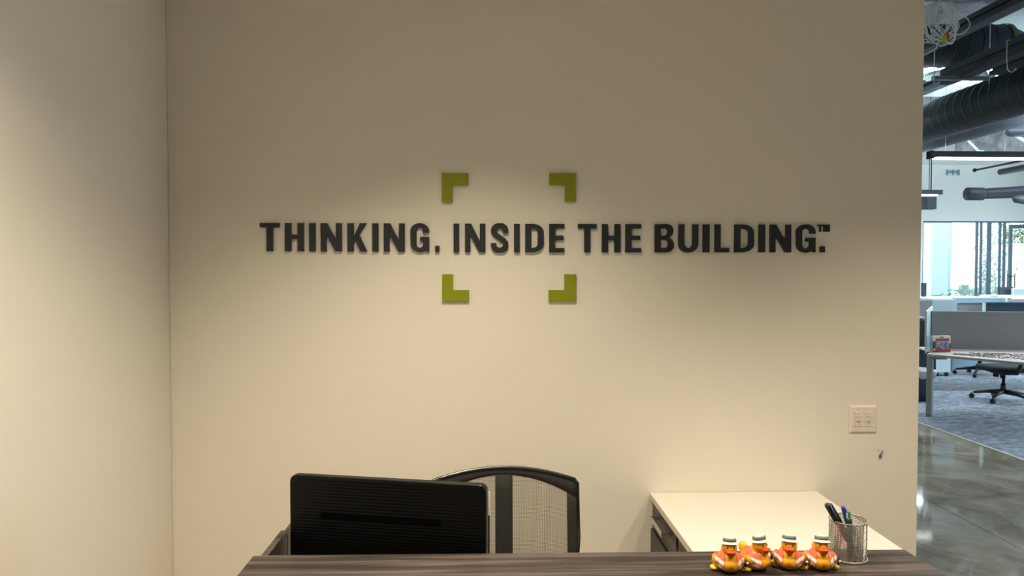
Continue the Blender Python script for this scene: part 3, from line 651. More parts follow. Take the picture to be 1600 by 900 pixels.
# task chair (built once, copied)
def task_chair(label, cat, netback):
    root = thing('office_chair', label, cat, (0, 0, 0))
    # star base and casters
    for k in range(5):
        a = math.radians(90 + 72 * k + 22); ca, sa = math.cos(a), math.sin(a)
        MB().tube([(.03 * ca, .03 * sa, .115), (.16 * ca, .16 * sa, .105), (.30 * ca, .30 * sa, .078)], [.030, .022, .015], 10).build('base_arm', 'black', root, local=True)
        cs = MB(); cx_, cy_ = .315 * ca, .315 * sa; n_ = Vector((-sa, ca, 0))
        for sg in (-1, 1):
            c0_ = Vector((cx_, cy_, .031)) + n_ * sg * .013; cs.tube([c0_ - n_ * .009, c0_ + n_ * .009], .030, 14)
        cs.tube([(cx_, cy_, .035), (cx_, cy_, .075)], .009, 8); cs.build('caster', 'black', root, local=True)
    MB().tube([(0, 0, .10), (0, 0, .22), (0, 0, .221), (0, 0, .35)], [.033, .028, .016, .016], 14).build('gas_column', 'black', root, local=True)
    MB().box(-.10, .10, -.11, .12, .345, .385).build('mechanism', 'black', root, local=True, bevel=.008)
    MB().bar((-.10, -.02, .352), (-.27, -.03, .335), .014, .010).build('lever', 'black', root, local=True)
    MB().tube([(.06, -.05, .30), (.06, -.05, .345)], .03, 12).build('knob', 'black', root, local=True)
    # seat
    s = MB(); rings = []
    for z, k in ((.385, .88), (.40, .98), (.43, 1.0), (.455, .95), (.462, .82)):
        r = []
        for j in range(32):
            a = 2 * PI * j / 32; e = .62; cx_ = abs(math.cos(a)) ** e * math.copysign(1, math.cos(a)); sy_ = abs(math.sin(a)) ** e * math.copysign(1, math.sin(a))
            r.append((.25 * k * cx_, .245 * k * sy_ - .01, z - .012 * (sy_ < -.7)))
        rings.append(r)
    vs = [p for r in rings for p in r]; n = 32
    s.add(vs, [(i * n + j, i * n + (j + 1) % n, (i + 1) * n + (j + 1) % n, (i + 1) * n + j) for i in range(4) for j in range(n)], 0, True)
    s.f += [list(range(n))[::-1], [4 * n + j for j in range(n)]]; s.mi += [0, 0]; s.sm += [False, True]
    s.build('seat', 'fabric', root, local=True)
    # arms
    for sg in ((-1, 1) if netback else ()):
        MB().tube([(sg * .16, .02, .37), (sg * .27, .02, .38), (sg * .29, .02, .42), (sg * .29, .02, .60)], .014, 8).build('arm_post', 'black', root, local=True)
        MB().box(sg * .29 - .035, sg * .29 + .035, -.11, .13, .60, .625).build('armrest', 'black', root, local=True, bevel=.008)
    # back: outline in (x,z), bulging slightly
    zt, zs, zb = 1.006, .975, .56; hw = .2525
    def yb(x, z): return .245 - .045 * (x / hw) ** 2 + .05 * ((z - .56) / .45)
    def P3(x, z, dy=0): return (x, yb(x, z) + dy, z)
    outl = [(-hw + .012, zb + .05), (-hw - .002, .78), (-hw + .0, zs - .012), (-hw + .010, zs + .0005)]
    for k in range(1, 16):
        t = k / 16; x = (-hw + .010) + t * 2 * (hw - .010); outl.append((x, zs + (zt - zs) * (1 - (x / (hw - .010)) ** 2) + .0))
    outl += [(hw - .010, zs + .0005), (hw, zs - .012), (hw + .002, .78), (hw - .012, zb + .05), (hw - .05, zb), (0, zb - .015), (-hw + .05, zb)]
    MB().tube([P3(x, z) for x, z in outl], .0062, 8, closed=True).build('frame', 'black_gloss', root, local=True)
    def topz(x): return zs + (zt - zs) * (1 - (x / (hw - .010)) ** 2)
    def grid(xs, z0f, z1f, nz, m, name, dy=0):
        g = MB(); vs = []
        for x in xs:
            for j in range(nz + 1):
                z = z0f(x) + (z1f(x) - z0f(x)) * j / nz; vs.append(P3(x, z, dy))
        k = nz + 1
        g.add(vs, [(i * k + j, i * k + j + 1, (i + 1) * k + j + 1, (i + 1) * k + j) for i in range(len(xs) - 1) for j in range(nz)], 0, True)
        o = g.build(name, m, root, local=True); md = o.modifiers.new('t', 'SOLIDIFY'); md.thickness = .004; md.offset = 0; return o
    lin = lambda a, b, n: [a + (b - a) * i / n for i in range(n + 1)]
    ht = lambda x: .980 - .052 * (abs(x) / .22) ** 2
    grid(lin(-hw + .003, hw - .003, 24), ht, lambda x: topz(x) - .002, 2, 'fabric', 'top_band')
    for sg in (-1, 1):
        grid(lin(sg * .217, sg * (hw - .001), 3), lambda x: zb + .03, lambda x: ht(x) + .003, 8, 'fabric', 'side_band')
    grid(lin(-.030, .030, 3), lambda x: zb, lambda x: ht(x) + .003, 8, 'fabric', 'centre_band', -.002)
    grid(lin(-hw + .03, hw - .03, 10), lambda x: zb - .005, lambda x: zb + .04, 2, 'fabric', 'bottom_band')
    if netback:
        nt_ = MB(); x = -.217
        while x < .217:
            if abs(x) > .028:
                prev = None
                zz_ = [.57 + (ht(x) - .57) * j / 6 for j in range(7)]
                for j in range(6):
                    a_, b_ = P3(x, zz_[j], .001), P3(x, zz_[j + 1], .001); w = .00085
                    nt_.add([(a_[0] - w, a_[1], a_[2]), (a_[0] + w, a_[1], a_[2]), (b_[0] + w, b_[1], b_[2]), (b_[0] - w, b_[1], b_[2])], [(0, 1, 2, 3)])
            x += .0036
        z = .575
        while z < .978:
            xs = lin(-.218, .218, 16)
            for i in range(16):
                if ht((xs[i] + xs[i + 1]) / 2) > z:
                    a_, b_ = P3(xs[i], z, .0012), P3(xs[i + 1], z, .0012); w = .0005
                    nt_.add([(a_[0], a_[1], a_[2] - w), (b_[0], b_[1], b_[2] - w), (b_[0], b_[1], b_[2] + w), (a_[0], a_[1], a_[2] + w)], [(0, 1, 2, 3)])
            z += .0045
        tag(nt_.build('net', 'net', root, local=True), kind='stuff')
    else:
        grid(lin(-.218, .218, 10), lambda x: zb + .02, ht, 6, 'fabric', 'backrest_pad')
    MB().tube([(0, .08, .37), (0, .24, .39), (0, .305, .50), (0, .31, .62)], [.028, .026, .022, .018], 10).build('back_post', 'black', root, local=True)
    return root
rc = task_chair('black-framed desk chair with see-through grey net back, behind the monitor', 'chair', True)
rc.location = (.060, 2.17, 0)
oc1 = task_chair('black office chair with five-star base, tucked under the nearest office table', 'chair', False)
oc1.location = (6.64, 8.86, .006); oc1.scale = (1.08, 1.08, 1); oc1.rotation_euler = (0, 0, math.radians(175))
for (x, y, r, lab) in ((7.85, 11.0, 40, 'black office chair further back, seen between the pedestal and the nearest chair'), (8.40, 12.25, -60, 'farthest black office chair, only a caster showing under the table')):
    c_ = copy_tree(oc1); c_.location = (x, y, .006); c_.rotation_euler = (0, 0, math.radians(r)); c_['label'] = lab
for c_ in [o for o in COL.objects if o.name.startswith('office_chair') and o is not rc]: c_['group'] = 'office chairs on the carpet'

# background workstations
def panel_thing(name, label, cat, u0, v0, u1, v1, Y, m, th=.04, part='panel', z0=None, rail=None, group=None):
    a, b = at(u0, v0, Y), at(u1, v1, Y); z_0 = b.z if z0 is None else z0
    r = thing(name, label, cat, ((a.x + b.x) / 2, Y, z_0), group)
    MB().box(a.x, b.x, Y, Y + th, z_0, a.z).build(part, m, r)
    if rail: MB().box(a.x, b.x, Y - .005, Y + th + .005, a.z, a.z + .012).build('top_rail', rail, r)
    return r
r_ = panel_thing('storage_box', 'square white storage cupboard peeking above the grey screen, left end', 'cabinet', 1457, 467, 1495, 486, 9.62, 'white_metal', .35, 'body', z0=.745)
a, b = at(1459, 469, 9.59), at(1493, 483, 9.59); MB().box(a.x, b.x, 9.605, 9.62, b.z - .2, a.z).build('door', 'white_metal', r_)
panel_thing('privacy_screen', 'low grey screen just right of the white storage cupboard', 'screen', 1495, 474.5, 1538, 490, 9.9, 'screen_fab', rail='blue_steel', z0=.745)
panel_thing('screen_post', 'slim white post between the grey and the navy desk screens', 'post', 1538, 473, 1540.3, 490, 9.7, 'white_metal', part='post', z0=.745)
panel_thing('privacy_screen', 'dark navy screen rising above the grey screen at the right edge', 'screen', 1540.5, 473.5, 1640, 490, 9.7, 'screen_dark', rail='blue_steel', z0=.745)
panel_thing('privacy_screen', 'light blue-grey long screen below the windows', 'screen', 1490, 466, 1570, 476, 11.6, 'screen_blue', rail='white_metal', z0=.006)
panel_thing('screen_post', 'slim white post at the right end of the light blue-grey screen', 'post', 1572, 466.5, 1574, 480, 11.5, 'white_metal', part='post', z0=.006)
panel_thing('privacy_screen', 'grey screen under the white ledge near the right edge', 'screen', 1574.5, 467.5, 1650, 478, 11.5, 'screen_fab', z0=.006)
panel_thing('window_ledge', 'long white ledge running along the foot of the windows', 'ledge', 1436, 464.3, 1548, 466.2, 12.8, 'paper', .5, 'top')
panel_thing('window_ledge', 'shorter white ledge in front of the dark desktop monitors', 'ledge', 1560, 462, 1660, 465.8, 12.6, 'paper', .5, 'top')
for (u0, v0, u1, v1, Y, lab, w) in ((1562, 448.5, 1583, 461.5, 13.0, 'dark desktop monitor standing on the short white ledge', False), (1582.5, 450.5, 1612, 462, 12.9, 'monitor with pale frame, right of the dark one, at the right edge', True), (1441.5, 442, 1447.5, 462, 13.0, 'narrow dark blue monitor end beside the wall edge, before the window', False)):
    a, b = at(u0, v0, Y), at(u1, v1, Y); r_ = thing('desktop_monitor', lab, 'monitor', ((a.x + b.x) / 2, Y, b.z - .04), 'monitors in the far office')
    MB().box(a.x, b.x, Y, Y + .04, b.z, a.z).build('housing', 'beam' if not w else 'white_metal', r_)
    if w: MB().box(a.x + .02, b.x - .01, Y - .003, Y, b.z, a.z - .02).build('screen', 'screen_blue', r_)
    MB().box((a.x + b.x) / 2 - .03, (a.x + b.x) / 2 + .03, Y + .01, Y + .04, b.z - .035, b.z).build('stand', 'black', r_)
# desks carrying them
for (x0, x1, y0, y1, z, lab) in ((5.1, 10.0, 9.58, 10.45, .72, 'white bench desk behind the navy desk screen'), (9.0, 12.6, 11.7, 12.5, .72, 'white bench desk below the short white ledge')):
    r_ = thing('bench_desk', lab, 'desk', ((x0 + x1) / 2, y0, .006), 'bench desks in the far office')
    MB().box(x0 + .6, x1, y0, y1, z, z + .025).build('desktop', 'table_top', r_)
    for q in (x0 + .65, x1 - .05):
        MB().box(q, q + .05, y0 + .05, y0 + .1, .006, z).build('leg', 'grey_metal', r_)
        MB().box(q, q + .05, y1 - .1, y1 - .05, .006, z).build('leg', 'grey_metal', r_)
for (u, Y, lab) in ((1500, 12.85, 'white cabinet run below the long white window ledge'), (1610, 12.65, 'white cabinet run below the short white ledge')):
    a, b = (at(1436, 466, Y), at(1548, 466, Y)) if u == 1500 else (at(1560, 466, Y), at(1660, 466, Y))
    r_ = thing('low_cabinet', lab, 'cabinet', ((a.x + b.x) / 2, Y, .006)); n = 3
    top_z = at(1500 if u == 1500 else 1610, 466.2, 12.8 if u == 1500 else 12.6).z - .03
    MB().box(a.x, b.x, Y, Y + .42, .006, top_z).build('body', 'white_metal', r_)
    for k in range(n):
        w = (b.x - a.x) / n; MB().box(a.x + k * w + .01, a.x + (k + 1) * w - .01, Y - .015, Y, .05, top_z - .02).build('door', 'white_metal', r_)

# ================================================================== WALL SLOGAN
def earc(cx, cz, rx, rz, a0, a1, n=10):
    return [(cx + rx * math.cos(math.radians(a0 + (a1 - a0) * i / n)), cz + rz * math.sin(math.radians(a0 + (a1 - a0) * i / n))) for i in range(n + 1)]
SW, SH = .0262, .0190
def glyph(ch, W_, H_):
    s, h = SW, SH
    if ch == 'T': return [[(0, H_), (W_, H_), (W_, H_ - h), (W_ / 2 + s / 2, H_ - h), (W_ / 2 + s / 2, 0), (W_ / 2 - s / 2, 0), (W_ / 2 - s / 2, H_ - h), (0, H_ - h)]]
    if ch == 'H': m = H_ * .515; return [[(0, 0), (s, 0), (s, m - h / 2), (W_ - s, m - h / 2), (W_ - s, 0), (W_, 0), (W_, H_), (W_ - s, H_), (W_ - s, m + h / 2), (s, m + h / 2), (s, H_), (0, H_)]]
    if ch == 'I': return [[(0, 0), (W_, 0), (W_, H_), (0, H_)]]
    if ch == 'N': n = s * .93; return [[(0, 0), (n, 0), (n, H_ * .60), (W_ - n * 1.12, 0), (W_, 0), (W_, H_), (W_ - n, H_), (W_ - n, H_ * .40), (n * 1.12, H_), (0, H_)]]
    if ch == 'K': return [[(0, 0), (s, 0), (s, H_ * .27), (s * 1.32, H_ * .40), (W_ - s * 1.12, 0), (W_, 0), (W_ * .60, H_ * .60), (W_ * .97, H_), (W_ * .97 - s * 1.08, H_), (s, H_ * .52), (s, H_), (0, H_)]]
    if ch == 'E': m = H_ * .515; return [[(0, 0), (W_, 0), (W_, h), (s, h), (s, m - h / 2), (W_ * .94, m - h / 2), (W_ * .94, m + h / 2), (s, m + h / 2), (s, H_ - h), (W_, H_ - h), (W_, H_), (0, H_)]]
    if ch == 'L': return [[(0, 0), (W_, 0), (W_, h), (s, h), (s, H_), (0, H_)]]
    if ch == 'M': q = s * .30; return [[(0, 0), (q, 0), (q, H_ * .62), (W_ * .41, 0), (W_ * .59, 0), (W_ - q, H_ * .62), (W_ - q, 0), (W_, 0), (W_, H_), (W_ - q * 1.5, H_), (W_ / 2, H_ * .36), (q * 1.5, H_), (0, H_)]]
    if ch == 't': q = s * .30; return [[(0, H_), (W_, H_), (W_, H_ - q), (W_ / 2 + q / 2, H_ - q), (W_ / 2 + q / 2, 0), (W_ / 2 - q / 2, 0), (W_ / 2 - q / 2, H_ - q), (0, H_ - q)]]
    if ch == 'D':
        rx, rz = W_ * .62, H_ * .30
        o = [(0, 0), (W_ - rx, 0)] + earc(W_ - rx, rz, rx, rz, -90, 0) + earc(W_ - rx, H_ - rz, rx, rz, 0, 90) + [(0, H_)]
        ix, iz = rx - s, rz - h; ix = max(ix, .008)
        i = [(s, h), (W_ - s - ix, h)] + earc(W_ - s - ix, h + iz, ix, iz, -90, 0) + earc(W_ - s - ix, H_ - h - iz, ix, iz, 0, 90) + [(s, H_ - h)]
        return [o, i]
    if ch == 'B':
        r1 = H_ * .235; mz = H_ * .52; w2 = W_ * .965
        o = [(0, 0), (W_ - .03, 0)] + earc(W_ - .03, mz / 2, .03, mz / 2, -90, 60, 12) + [(W_ - .022, mz)] + earc(w2 - .03, (mz + H_) / 2 + .001, .03, (H_ - mz) / 2, -55, 90, 12) + [(0, H_)]
        i1 = [(s, h)] + earc(W_ - s - .013, (h + mz - h / 2) / 2, .013, (mz - 1.5 * h) / 2, -90, 90, 10) + [(s, mz - h / 2)]
        i2 = [(s, mz + h / 2)] + earc(w2 - s - .012, (mz + h / 2 + H_ - h) / 2, .012, (H_ - h - mz - h / 2) / 2, -90, 90, 10) + [(s, H_ - h)]
        return [o, i1, i2]
    if ch == 'U':
        rz = H_ * .30; c = W_ / 2
        return [[(0, H_)] + earc(c, rz - .001, c, rz, 180, 360, 18) + [(W_, H_), (W_ - s, H_)] + earc(c, rz, c - s, rz - h, 0, -180, 18) + [(s, H_)]]
    if ch == 'G':
        rz = H_ * .27; c = W_ / 2; ov = .0015
        o = [(W_, H_ * .67), (W_ - s, H_ * .67)] + earc(c, H_ - rz, c - s, rz - h + ov, 0, 180, 16) + earc(c, rz, c - s, rz - h + ov, 180, 360, 16)
        o += [(W_ - s, H_ * .385), (c + .001, H_ * .385), (c + .001, H_ * .53), (W_, H_ * .53), (W_, H_ * .0), (W_ - s * .45, 0), (W_ - s * .55, H_ * .05)]
        o += earc(c, rz, c * .96, rz + ov, -42, -180, 14)[1:] + earc(c, H_ - rz, c, rz + ov, 180, 0, 18)
        return [o]
    if ch == 'S':
        t = s * .92; x0, x1 = t / 2, W_ - t / 2; yb_, yt = h / 2 - .001, H_ - h / 2 + .001; c = W_ / 2
        pts = [(x1, H_ * .665)] + earc(c, H_ * .76, x1 - c, yt - H_ * .76, 0, 180, 14) + [(x0 + .001, H_ * .69), (x0 + .010, H_ * .605), (c, H_ * .51), (x1 - .010, H_ * .42), (x1 - .0005, H_ * .33)]
        pts += earc(c, H_ * .245, x1 - c, H_ * .245 - yb_, 0, -180, 14) + [(x0, H_ * .325)]
        A, B_ = [], []
        for i, p in enumerate(pts):
            q0, q1 = pts[max(i - 1, 0)], pts[min(i + 1, len(pts) - 1)]; d = Vector((q1[0] - q0[0], q1[1] - q0[1])).normalized()
            if i in (0, len(pts) - 1): d = Vector((0, 1 if i == 0 else 1))
            w = (t * abs(d.y) + h * 1.02 * abs(d.x)) / 2 / max(.0001, 1) ; w = min(w, t / 2); 
            if .2 < abs(d.x) < .95 and 15 < i < 21: w = t * .47
            n = Vector((-d.y, d.x)); A.append((p[0] + n.x * w, p[1] + n.y * w)); B_.append((p[0] - n.x * w, p[1] - n.y * w))
        return [A + B_[::-1]]
    if ch == '.': return [[(0, 0), (W_, 0), (W_, H_), (0, H_)]]
def plate(name, loops, x, z, th, m, label, cat, group, bev=.0006):
    cu = bpy.data.curves.new(name, 'CURVE'); cu.dimensions = '2D'; cu.fill_mode = 'BOTH'; cu.extrude = th / 2; cu.bevel_depth = bev; cu.offset = -bev
    for lp in loops:
        sp = cu.splines.new('POLY'); sp.points.add(len(lp) - 1); sp.use_cyclic_u = True
        for i, (a, b) in enumerate(lp): sp.points[i].co = (a, b, 0, 1)
    tmp = bpy.data.objects.new('tmp', cu); me = bpy.data.meshes.new_from_object(tmp); bpy.data.objects.remove(tmp); bpy.data.curves.remove(cu)
    me.transform(Matrix.Rotation(PI / 2, 4, 'X')); me.name = name; me.materials.clear(); me.materials.append(M[m])
    for p in me.polygons: p.material_index = 0; p.use_smooth = False
    o = bpy.data.objects.new(name, me); COL.objects.link(o); o.location = (x, WY - th / 2 - bev, z)
    return tag(o, label, cat, group)
GL = 'raised letters of the wall slogan'; Hc = .121
words = [
    [('T', 405.8, 436.3, 'the T that starts the word THINKING'), ('H', 444.9, 474.3, 'the H of the word THINKING'), ('I', 482.8, 492.7, 'the first I of THINKING, between H and N'), ('N', 500.9, 533.9, 'the first N of THINKING, before the K'),
     ('K', 542.8, 573.5, 'the K of the word THINKING'), ('I', 581.7, 591.1, 'the second I of THINKING, after the K'), ('N', 599.6, 632.3, 'the second N of THINKING, before the G'), ('G', 641, 670.6, 'the G that ends the word THINKING'), ('.', 679.8, 686.8, 'the square full stop after THINKING')],
    [('I', 708.6, 717.6, 'the I that starts the word INSIDE'), ('N', 726.3, 758.5, 'the N of the word INSIDE'), ('S', 766.9, 794.5, 'the S of the word INSIDE'), ('I', 803.2, 812.1, 'the second I of INSIDE, between S and D'), ('D', 820.6, 849.7, 'the D of the word INSIDE'), ('E', 858.1, 881.9, 'the E that ends the word INSIDE')],
    [('T', 903.1, 932.5, 'the T that starts the word THE'), ('H', 940.7, 969.6, 'the H of the word THE'), ('E', 977.5, 1002, 'the E of the word THE')],
    [('B', 1023.2, 1053.4, 'the B that starts the word BUILDING'), ('U', 1060.4, 1091.6, 'the U of the word BUILDING'), ('I', 1098.6, 1109, 'the first I of BUILDING, between U and L'), ('L', 1117, 1140, 'the L of the word BUILDING'), ('D', 1148, 1178.6, 'the D of the word BUILDING'),
     ('I', 1186, 1196, 'the second I of BUILDING, after the D'), ('N', 1203.4, 1236.6, 'the N of the word BUILDING'), ('G', 1244.4, 1274.8, 'the G that ends the word BUILDING'), ('.', 1282, 1289.6, 'the square full stop after BUILDING')]]
for wd in words:
    for ch, u0, u1, lab in wd:
        YF = WY - .012
        x0, x1 = at(u0, 372, YF).x, at(u1, 372, YF).x; xc = (x0 + x1) / 2
        zt = at((u0 + u1) / 2, 348.4 + (u0 - 421) * .0031, YF).z; zb = at((u0 + u1) / 2, 392.4 + min(1.9, max(0, (u0 - 421) * .0050)), YF).z
        if ch == '.': zt = zb + .0265
        plate('letter' if ch != '.' else 'full_stop', glyph(ch, x1 - x0, zt - zb), x0, zb, .011, 'letter', 'raised charcoal ' + ('letter, ' if ch != '.' else 'mark, ') + lab, 'letter' if ch != '.' else 'punctuation mark', GL)
for ch, u0, u1, lab in (('t', 1278, 1286.2, 'small raised charcoal T of the trademark sign after BUILDING'), ('M', 1287, 1297, 'small raised charcoal M of the trademark sign after BUILDING')):
    x0, x1 = at(u0, 355, WY - .008).x, at(u1, 355, WY - .008).x; zt, zb = at(u0, 351, WY).z, at(u0, 362.2, WY).z
    plate('letter', glyph(ch, x1 - x0, zt - zb), x0, zb, .007, 'letter', lab, 'letter', GL, .0003)
YF = WY - .012
def brk(u0, u1, v0, v1, uh, vh, fx, fy, lab):
    x0, x1 = at(u0, v0, YF).x, at(u1, v0, YF).x; z1, z0 = at((u0 + u1) / 2, v0, YF).z, at((u0 + u1) / 2, v1, YF).z
    w = at(uh, v0, YF).x; h = at((u0 + u1) / 2, vh, YF).z
    if not fx and not fy: lp = [(x0, z1), (x0, z0), (w, z0), (w, h), (x1, h), (x1, z1)]
    if fx and not fy: lp = [(x0, z1), (x0, h), (w, h), (w, z0), (x1, z0), (x1, z1)]
    if not fx and fy: lp = [(x0, z1), (x0, z0), (x1, z0), (x1, h), (w, h), (w, z1)]
    if fx and fy: lp = [(x1, z1), (x1, z0), (x0, z0), (x0, h), (w, h), (w, z1)]
    plate('corner_bracket', [[(a - x0, b - z0) for a, b in lp]], x0, z0, .011, 'green', lab, 'wall sign', 'green corner brackets around the slogan')
brk(690.2, 731.9, 270.4, 315.5, 707.4, 289, False, False, 'olive green corner bracket above the slogan, upper left of the four')
brk(858.4, 900, 270.4, 314.6, 882.6, 289, True, False, 'olive green corner bracket above the slogan, upper right of the four')
brk(690.8, 733.0, 428.5, 470.9, 707.9, 453.2, False, True, 'olive green corner bracket below the slogan, lower left of the four')
brk(857.2, 900, 428.5, 470.9, 882, 453.2, True, True, 'olive green corner bracket below the slogan, lower right of the four')

# ================================================================== SWITCH PLATE AND WALL ANCHOR
a, b = at(1326.6, 633.5, WY - .004), at(1369.0, 676.5, WY - .004)
sp_ = thing('switch_plate', 'almond double switch plate with two keypads on the wall', 'light switch', ((a.x + b.x) / 2, WY, (a.z + b.z) / 2))
pm2 = MB(); o_, i_ = .008, .008
x0, x1, z0, z1 = a.x, b.x, b.z, a.z
v = [(x0, WY, z0), (x1, WY, z0), (x1, WY, z1), (x0, WY, z1), (x0, WY - .003, z0), (x1, WY - .003, z0), (x1, WY - .003, z1), (x0, WY - .003, z1),
     (x0 + .008, WY - .0085, z0 + .008), (x1 - .008, WY - .0085, z0 + .008), (x1 - .008, WY - .0085, z1 - .008), (x0 + .008, WY - .0085, z1 - .008)]
pm2.add(v, [(0, 1, 5, 4), (1, 2, 6, 5), (2, 3, 7, 6), (3, 0, 4, 7), (4, 5, 9, 8), (5, 6, 10, 9), (6, 7, 11, 10), (7, 4, 8, 11), (8, 9, 10, 11)]).build('cover_plate', 'plate', sp_)
for u0, u1 in ((1335.8, 1346.0), (1351.8, 1361.7)):
    ka, kb = at(u0, 643.5, WY - .01), at(u1, 665.5, WY - .01); hgt = ka.z - kb.z
    kp = MB().box(ka.x, kb.x, WY - .0125, WY - .0085, kb.z, ka.z).build('keypad', 'plate', sp_, bevel=.0008)
    MB().box(ka.x + .0008, kb.x - .0008, WY - .0128, WY - .0122, kb.z + hgt * .635, kb.z + hgt * .66).build('gap_line', 'plate_dark', kp)
    MB().box(ka.x + .0008, kb.x - .0008, WY - .0128, WY - .0122, kb.z + hgt * .32, kb.z + hgt * .34).build('gap_line', 'plate_dark', kp)
    MB().box(ka.x + .001, kb.x - .001, WY - .0145, WY - .012, kb.z + hgt * .67, kb.z + hgt * .97).build('button', 'plate', kp, bevel=.0006)
    MB().box(ka.x + .001, kb.x - .001, WY - .0145, WY - .012, kb.z + hgt * .35, kb.z + hgt * .62).build('button', 'plate', kp, bevel=.0006)
    xm = (ka.x + kb.x) / 2
    for fz, w in ((.82, .003), (.48, .003)):
        MB().box(xm - w, xm + w, WY - .0148, WY - .0143, kb.z + hgt * fz - .001, kb.z + hgt * fz + .001).build('legend', 'plate_dark', kp)
    for dx in (-.006, .001): MB().box(xm + dx, xm + dx + .005, WY - .0135, WY - .0123, kb.z + hgt * .2, kb.z + hgt * .29).build('small_button', 'plate_dark', kp)
    MB().box(xm - .0015, xm + .0015, WY - .0135, WY - .0123, kb.z + hgt * .07, kb.z + hgt * .12).build('indicator', 'plate_dark', kp)
    for zz_ in (at(1340, 638.5, WY).z, at(1340, 671.3, WY).z):
        MB().lathe([(.0005, WY - .0098), (.0026, WY - .0098), (.003, WY - .0084)], (xm, 0, zz_), 12, axis='y').build('screw', 'edge', sp_)
p = at(1377, 710, WY - .006)
wa = thing('wall_anchor', 'small bent wire end poking from a chipped spot below the switch plate', 'wire', (p.x, WY, p.z))
MB().tube([at(1375.3, 713.5, WY - .002), at(1376.2, 710.5, WY - .012), at(1378, 707, WY - .015), at(1379.3, 704.5, WY - .004)], [.0035, .004, .0045, .003], 8).build('wire_end', 'anchor', wa)
q = [at(u, v, WY).xz for u, v in ((1373.8, 711.5), (1375.5, 710.6), (1378.3, 711.6), (1377.3, 714.6), (1375.3, 717.4), (1374.2, 715))]
MB().prism([tuple(x) for x in q], WY - .0022, WY).build('chip', 'putty', wa)
q = at(1372.7, 703.2, WY); MB().ball((q.x, WY, q.z), (.004, .0012, .0018), 0, 10, 6).build('chip', 'putty', wa)

# ================================================================== RECEPTION DESK
zc = 1.07
RD = thing('transaction_counter', 'dark wood-grain raised reception counter across the foreground', 'counter', (.2, 1.4, 0))
MB().slab([(-.5125, 1.25), (.948, 1.25), (.938, 1.547), (-.5125, 1.565)], zc - .032, zc).build('counter_top', 'wood', RD, bevel=.0012)
MB().box(-.494, .92, 1.285, 1.31, .0, zc - .032).build('front_panel', 'wood', RD)
MB().box(.90, .92, 1.31, 1.53, .0, zc - .032).build('end_panel', 'woodz', RD)
LP = MB().box(-.496, -.481, 1.31, 1.717, 0, zc - .032).box(-.496, -.481, 1.5655, 1.717, zc - .0325, zc - .001)
LP.build('side_panel', 'woodz', RD)
MB().box(-.496, -.481, 1.722, 2.20, 0, zc - .012).build('side_panel', 'woodz', RD)
DK = thing('reception_desk', 'lower work surface of the reception desk behind the raised counter', 'desk', (.2, 1.8, 0))
MB().box(-.478, .897, 1.53, 2.20, .692, .717).build('worktop', 'white_top', DK, bevel=.001)
MB().box(-.47, -.45, 1.56, 2.16, 0, .692).build('leg_panel', 'woodz', DK); MB().box(.87, .89, 1.56, 2.16, 0, .692).build('leg_panel', 'woodz', DK)

# side cabinet
zt = .717
SC = thing('side_cabinet', 'white-topped side cabinet with dark wood drawers, against the wall by the desk', 'cabinet', (1.1, 2.7, 0))
x0, x1 = atz(1016, 770, zt).x, atz(1275, 767, zt).x; yb0 = WY - .003
MB().box(x0, x1, 2.235, yb0, zt - .027, zt).build('worktop', 'white_top', SC, bevel=.001)
MB().box(x0 - .0012, x0, 2.235, yb0, zt - .0265, zt - .0005).build('edge_band', 'edge', SC)
MB().box(x0 + .03, x1 - .02, 2.665, yb0 - .005, .03, zt - .028).build('carcass', 'woodz', SC)
MB().box(x0 + .04, x1 - .02, 2.24, 2.645, .03, zt - .028).build('carcass', 'woodz', SC)
MB().box(x0 + .055, x1 - .03, 2.645, 2.665, .05, zt - .05).build('gap_filler', 'slot', SC)
z_t = zt - .030
for (ya, yc) in ((2.672, yb0 - .008), (2.245, 2.640)):
    zz = [(z_t, .571, .004), (.566, .31, .012), (.305, .035, .004)]
    for (za, zb_, pr) in zz:
        dr = MB().box(x0 + .012 - pr, x0 + .031, ya, yc, zb_, za).build('drawer', 'woody', SC, bevel=.0012)
        ym = (ya + yc) / 2; hz_ = zb_ + (za - zb_) * .62; hx = x0 + .012 - pr
        hn = MB(); hn.box(hx - .032, hx - .029, ym - .095, ym + .095, hz_ - .011, hz_ + .011)
        hn.box(hx - .032, hx, ym - .095, ym - .091, hz_ - .006, hz_ + .011); hn.box(hx - .032, hx, ym + .091, ym + .095, hz_ - .006, hz_ + .011)
        hn.build('handle', 'steel', dr)

# monitor
ML, MR = Vector((-.4705, 1.70, 0)), Vector((-.0005, 1.598, 0)); mw = (MR - ML).length; mc = (ML + MR) / 2; ma = math.atan2(MR.y - ML.y, MR.x - ML.x)
MO = thing('desktop_monitor', 'large black desktop monitor seen from behind, standing on the reception desk', 'monitor', (mc.x, mc.y, .7175), rz=ma)
mh0, mh1 = .16, 1.2085 - .7175; r = .016
def rr2(w, z0, z1, r, n=6):
    out = []
    for cx, cz, a0 in ((w - r, z1 - r, 0), (-w + r, z1 - r, 90), (-w + r, z0 + r, 180), (w - r, z0 + r, 270)):
        out += [(cx + r * math.cos(math.radians(a0 + 90 * k / n)), cz + r * math.sin(math.radians(a0 + 90 * k / n))) for k in range(n + 1)]
    return out
rings = []
for (ins, y) in ((.0045, 0.0), (.0012, .0012), (0, .004), (0, .020), (.002, .024)):
    rings.append([(x, y, z) for x, z in rr2(mw / 2 - ins, mh0 + ins, mh1 - ins, r)])
n = len(rings[0]); mm = MB(); mm.add([p for rg in rings for p in rg], [(i * n + j, i * n + (j + 1) % n, (i + 1) * n + (j + 1) % n, (i + 1) * n + j) for i in range(4) for j in range(n)], 0, False)
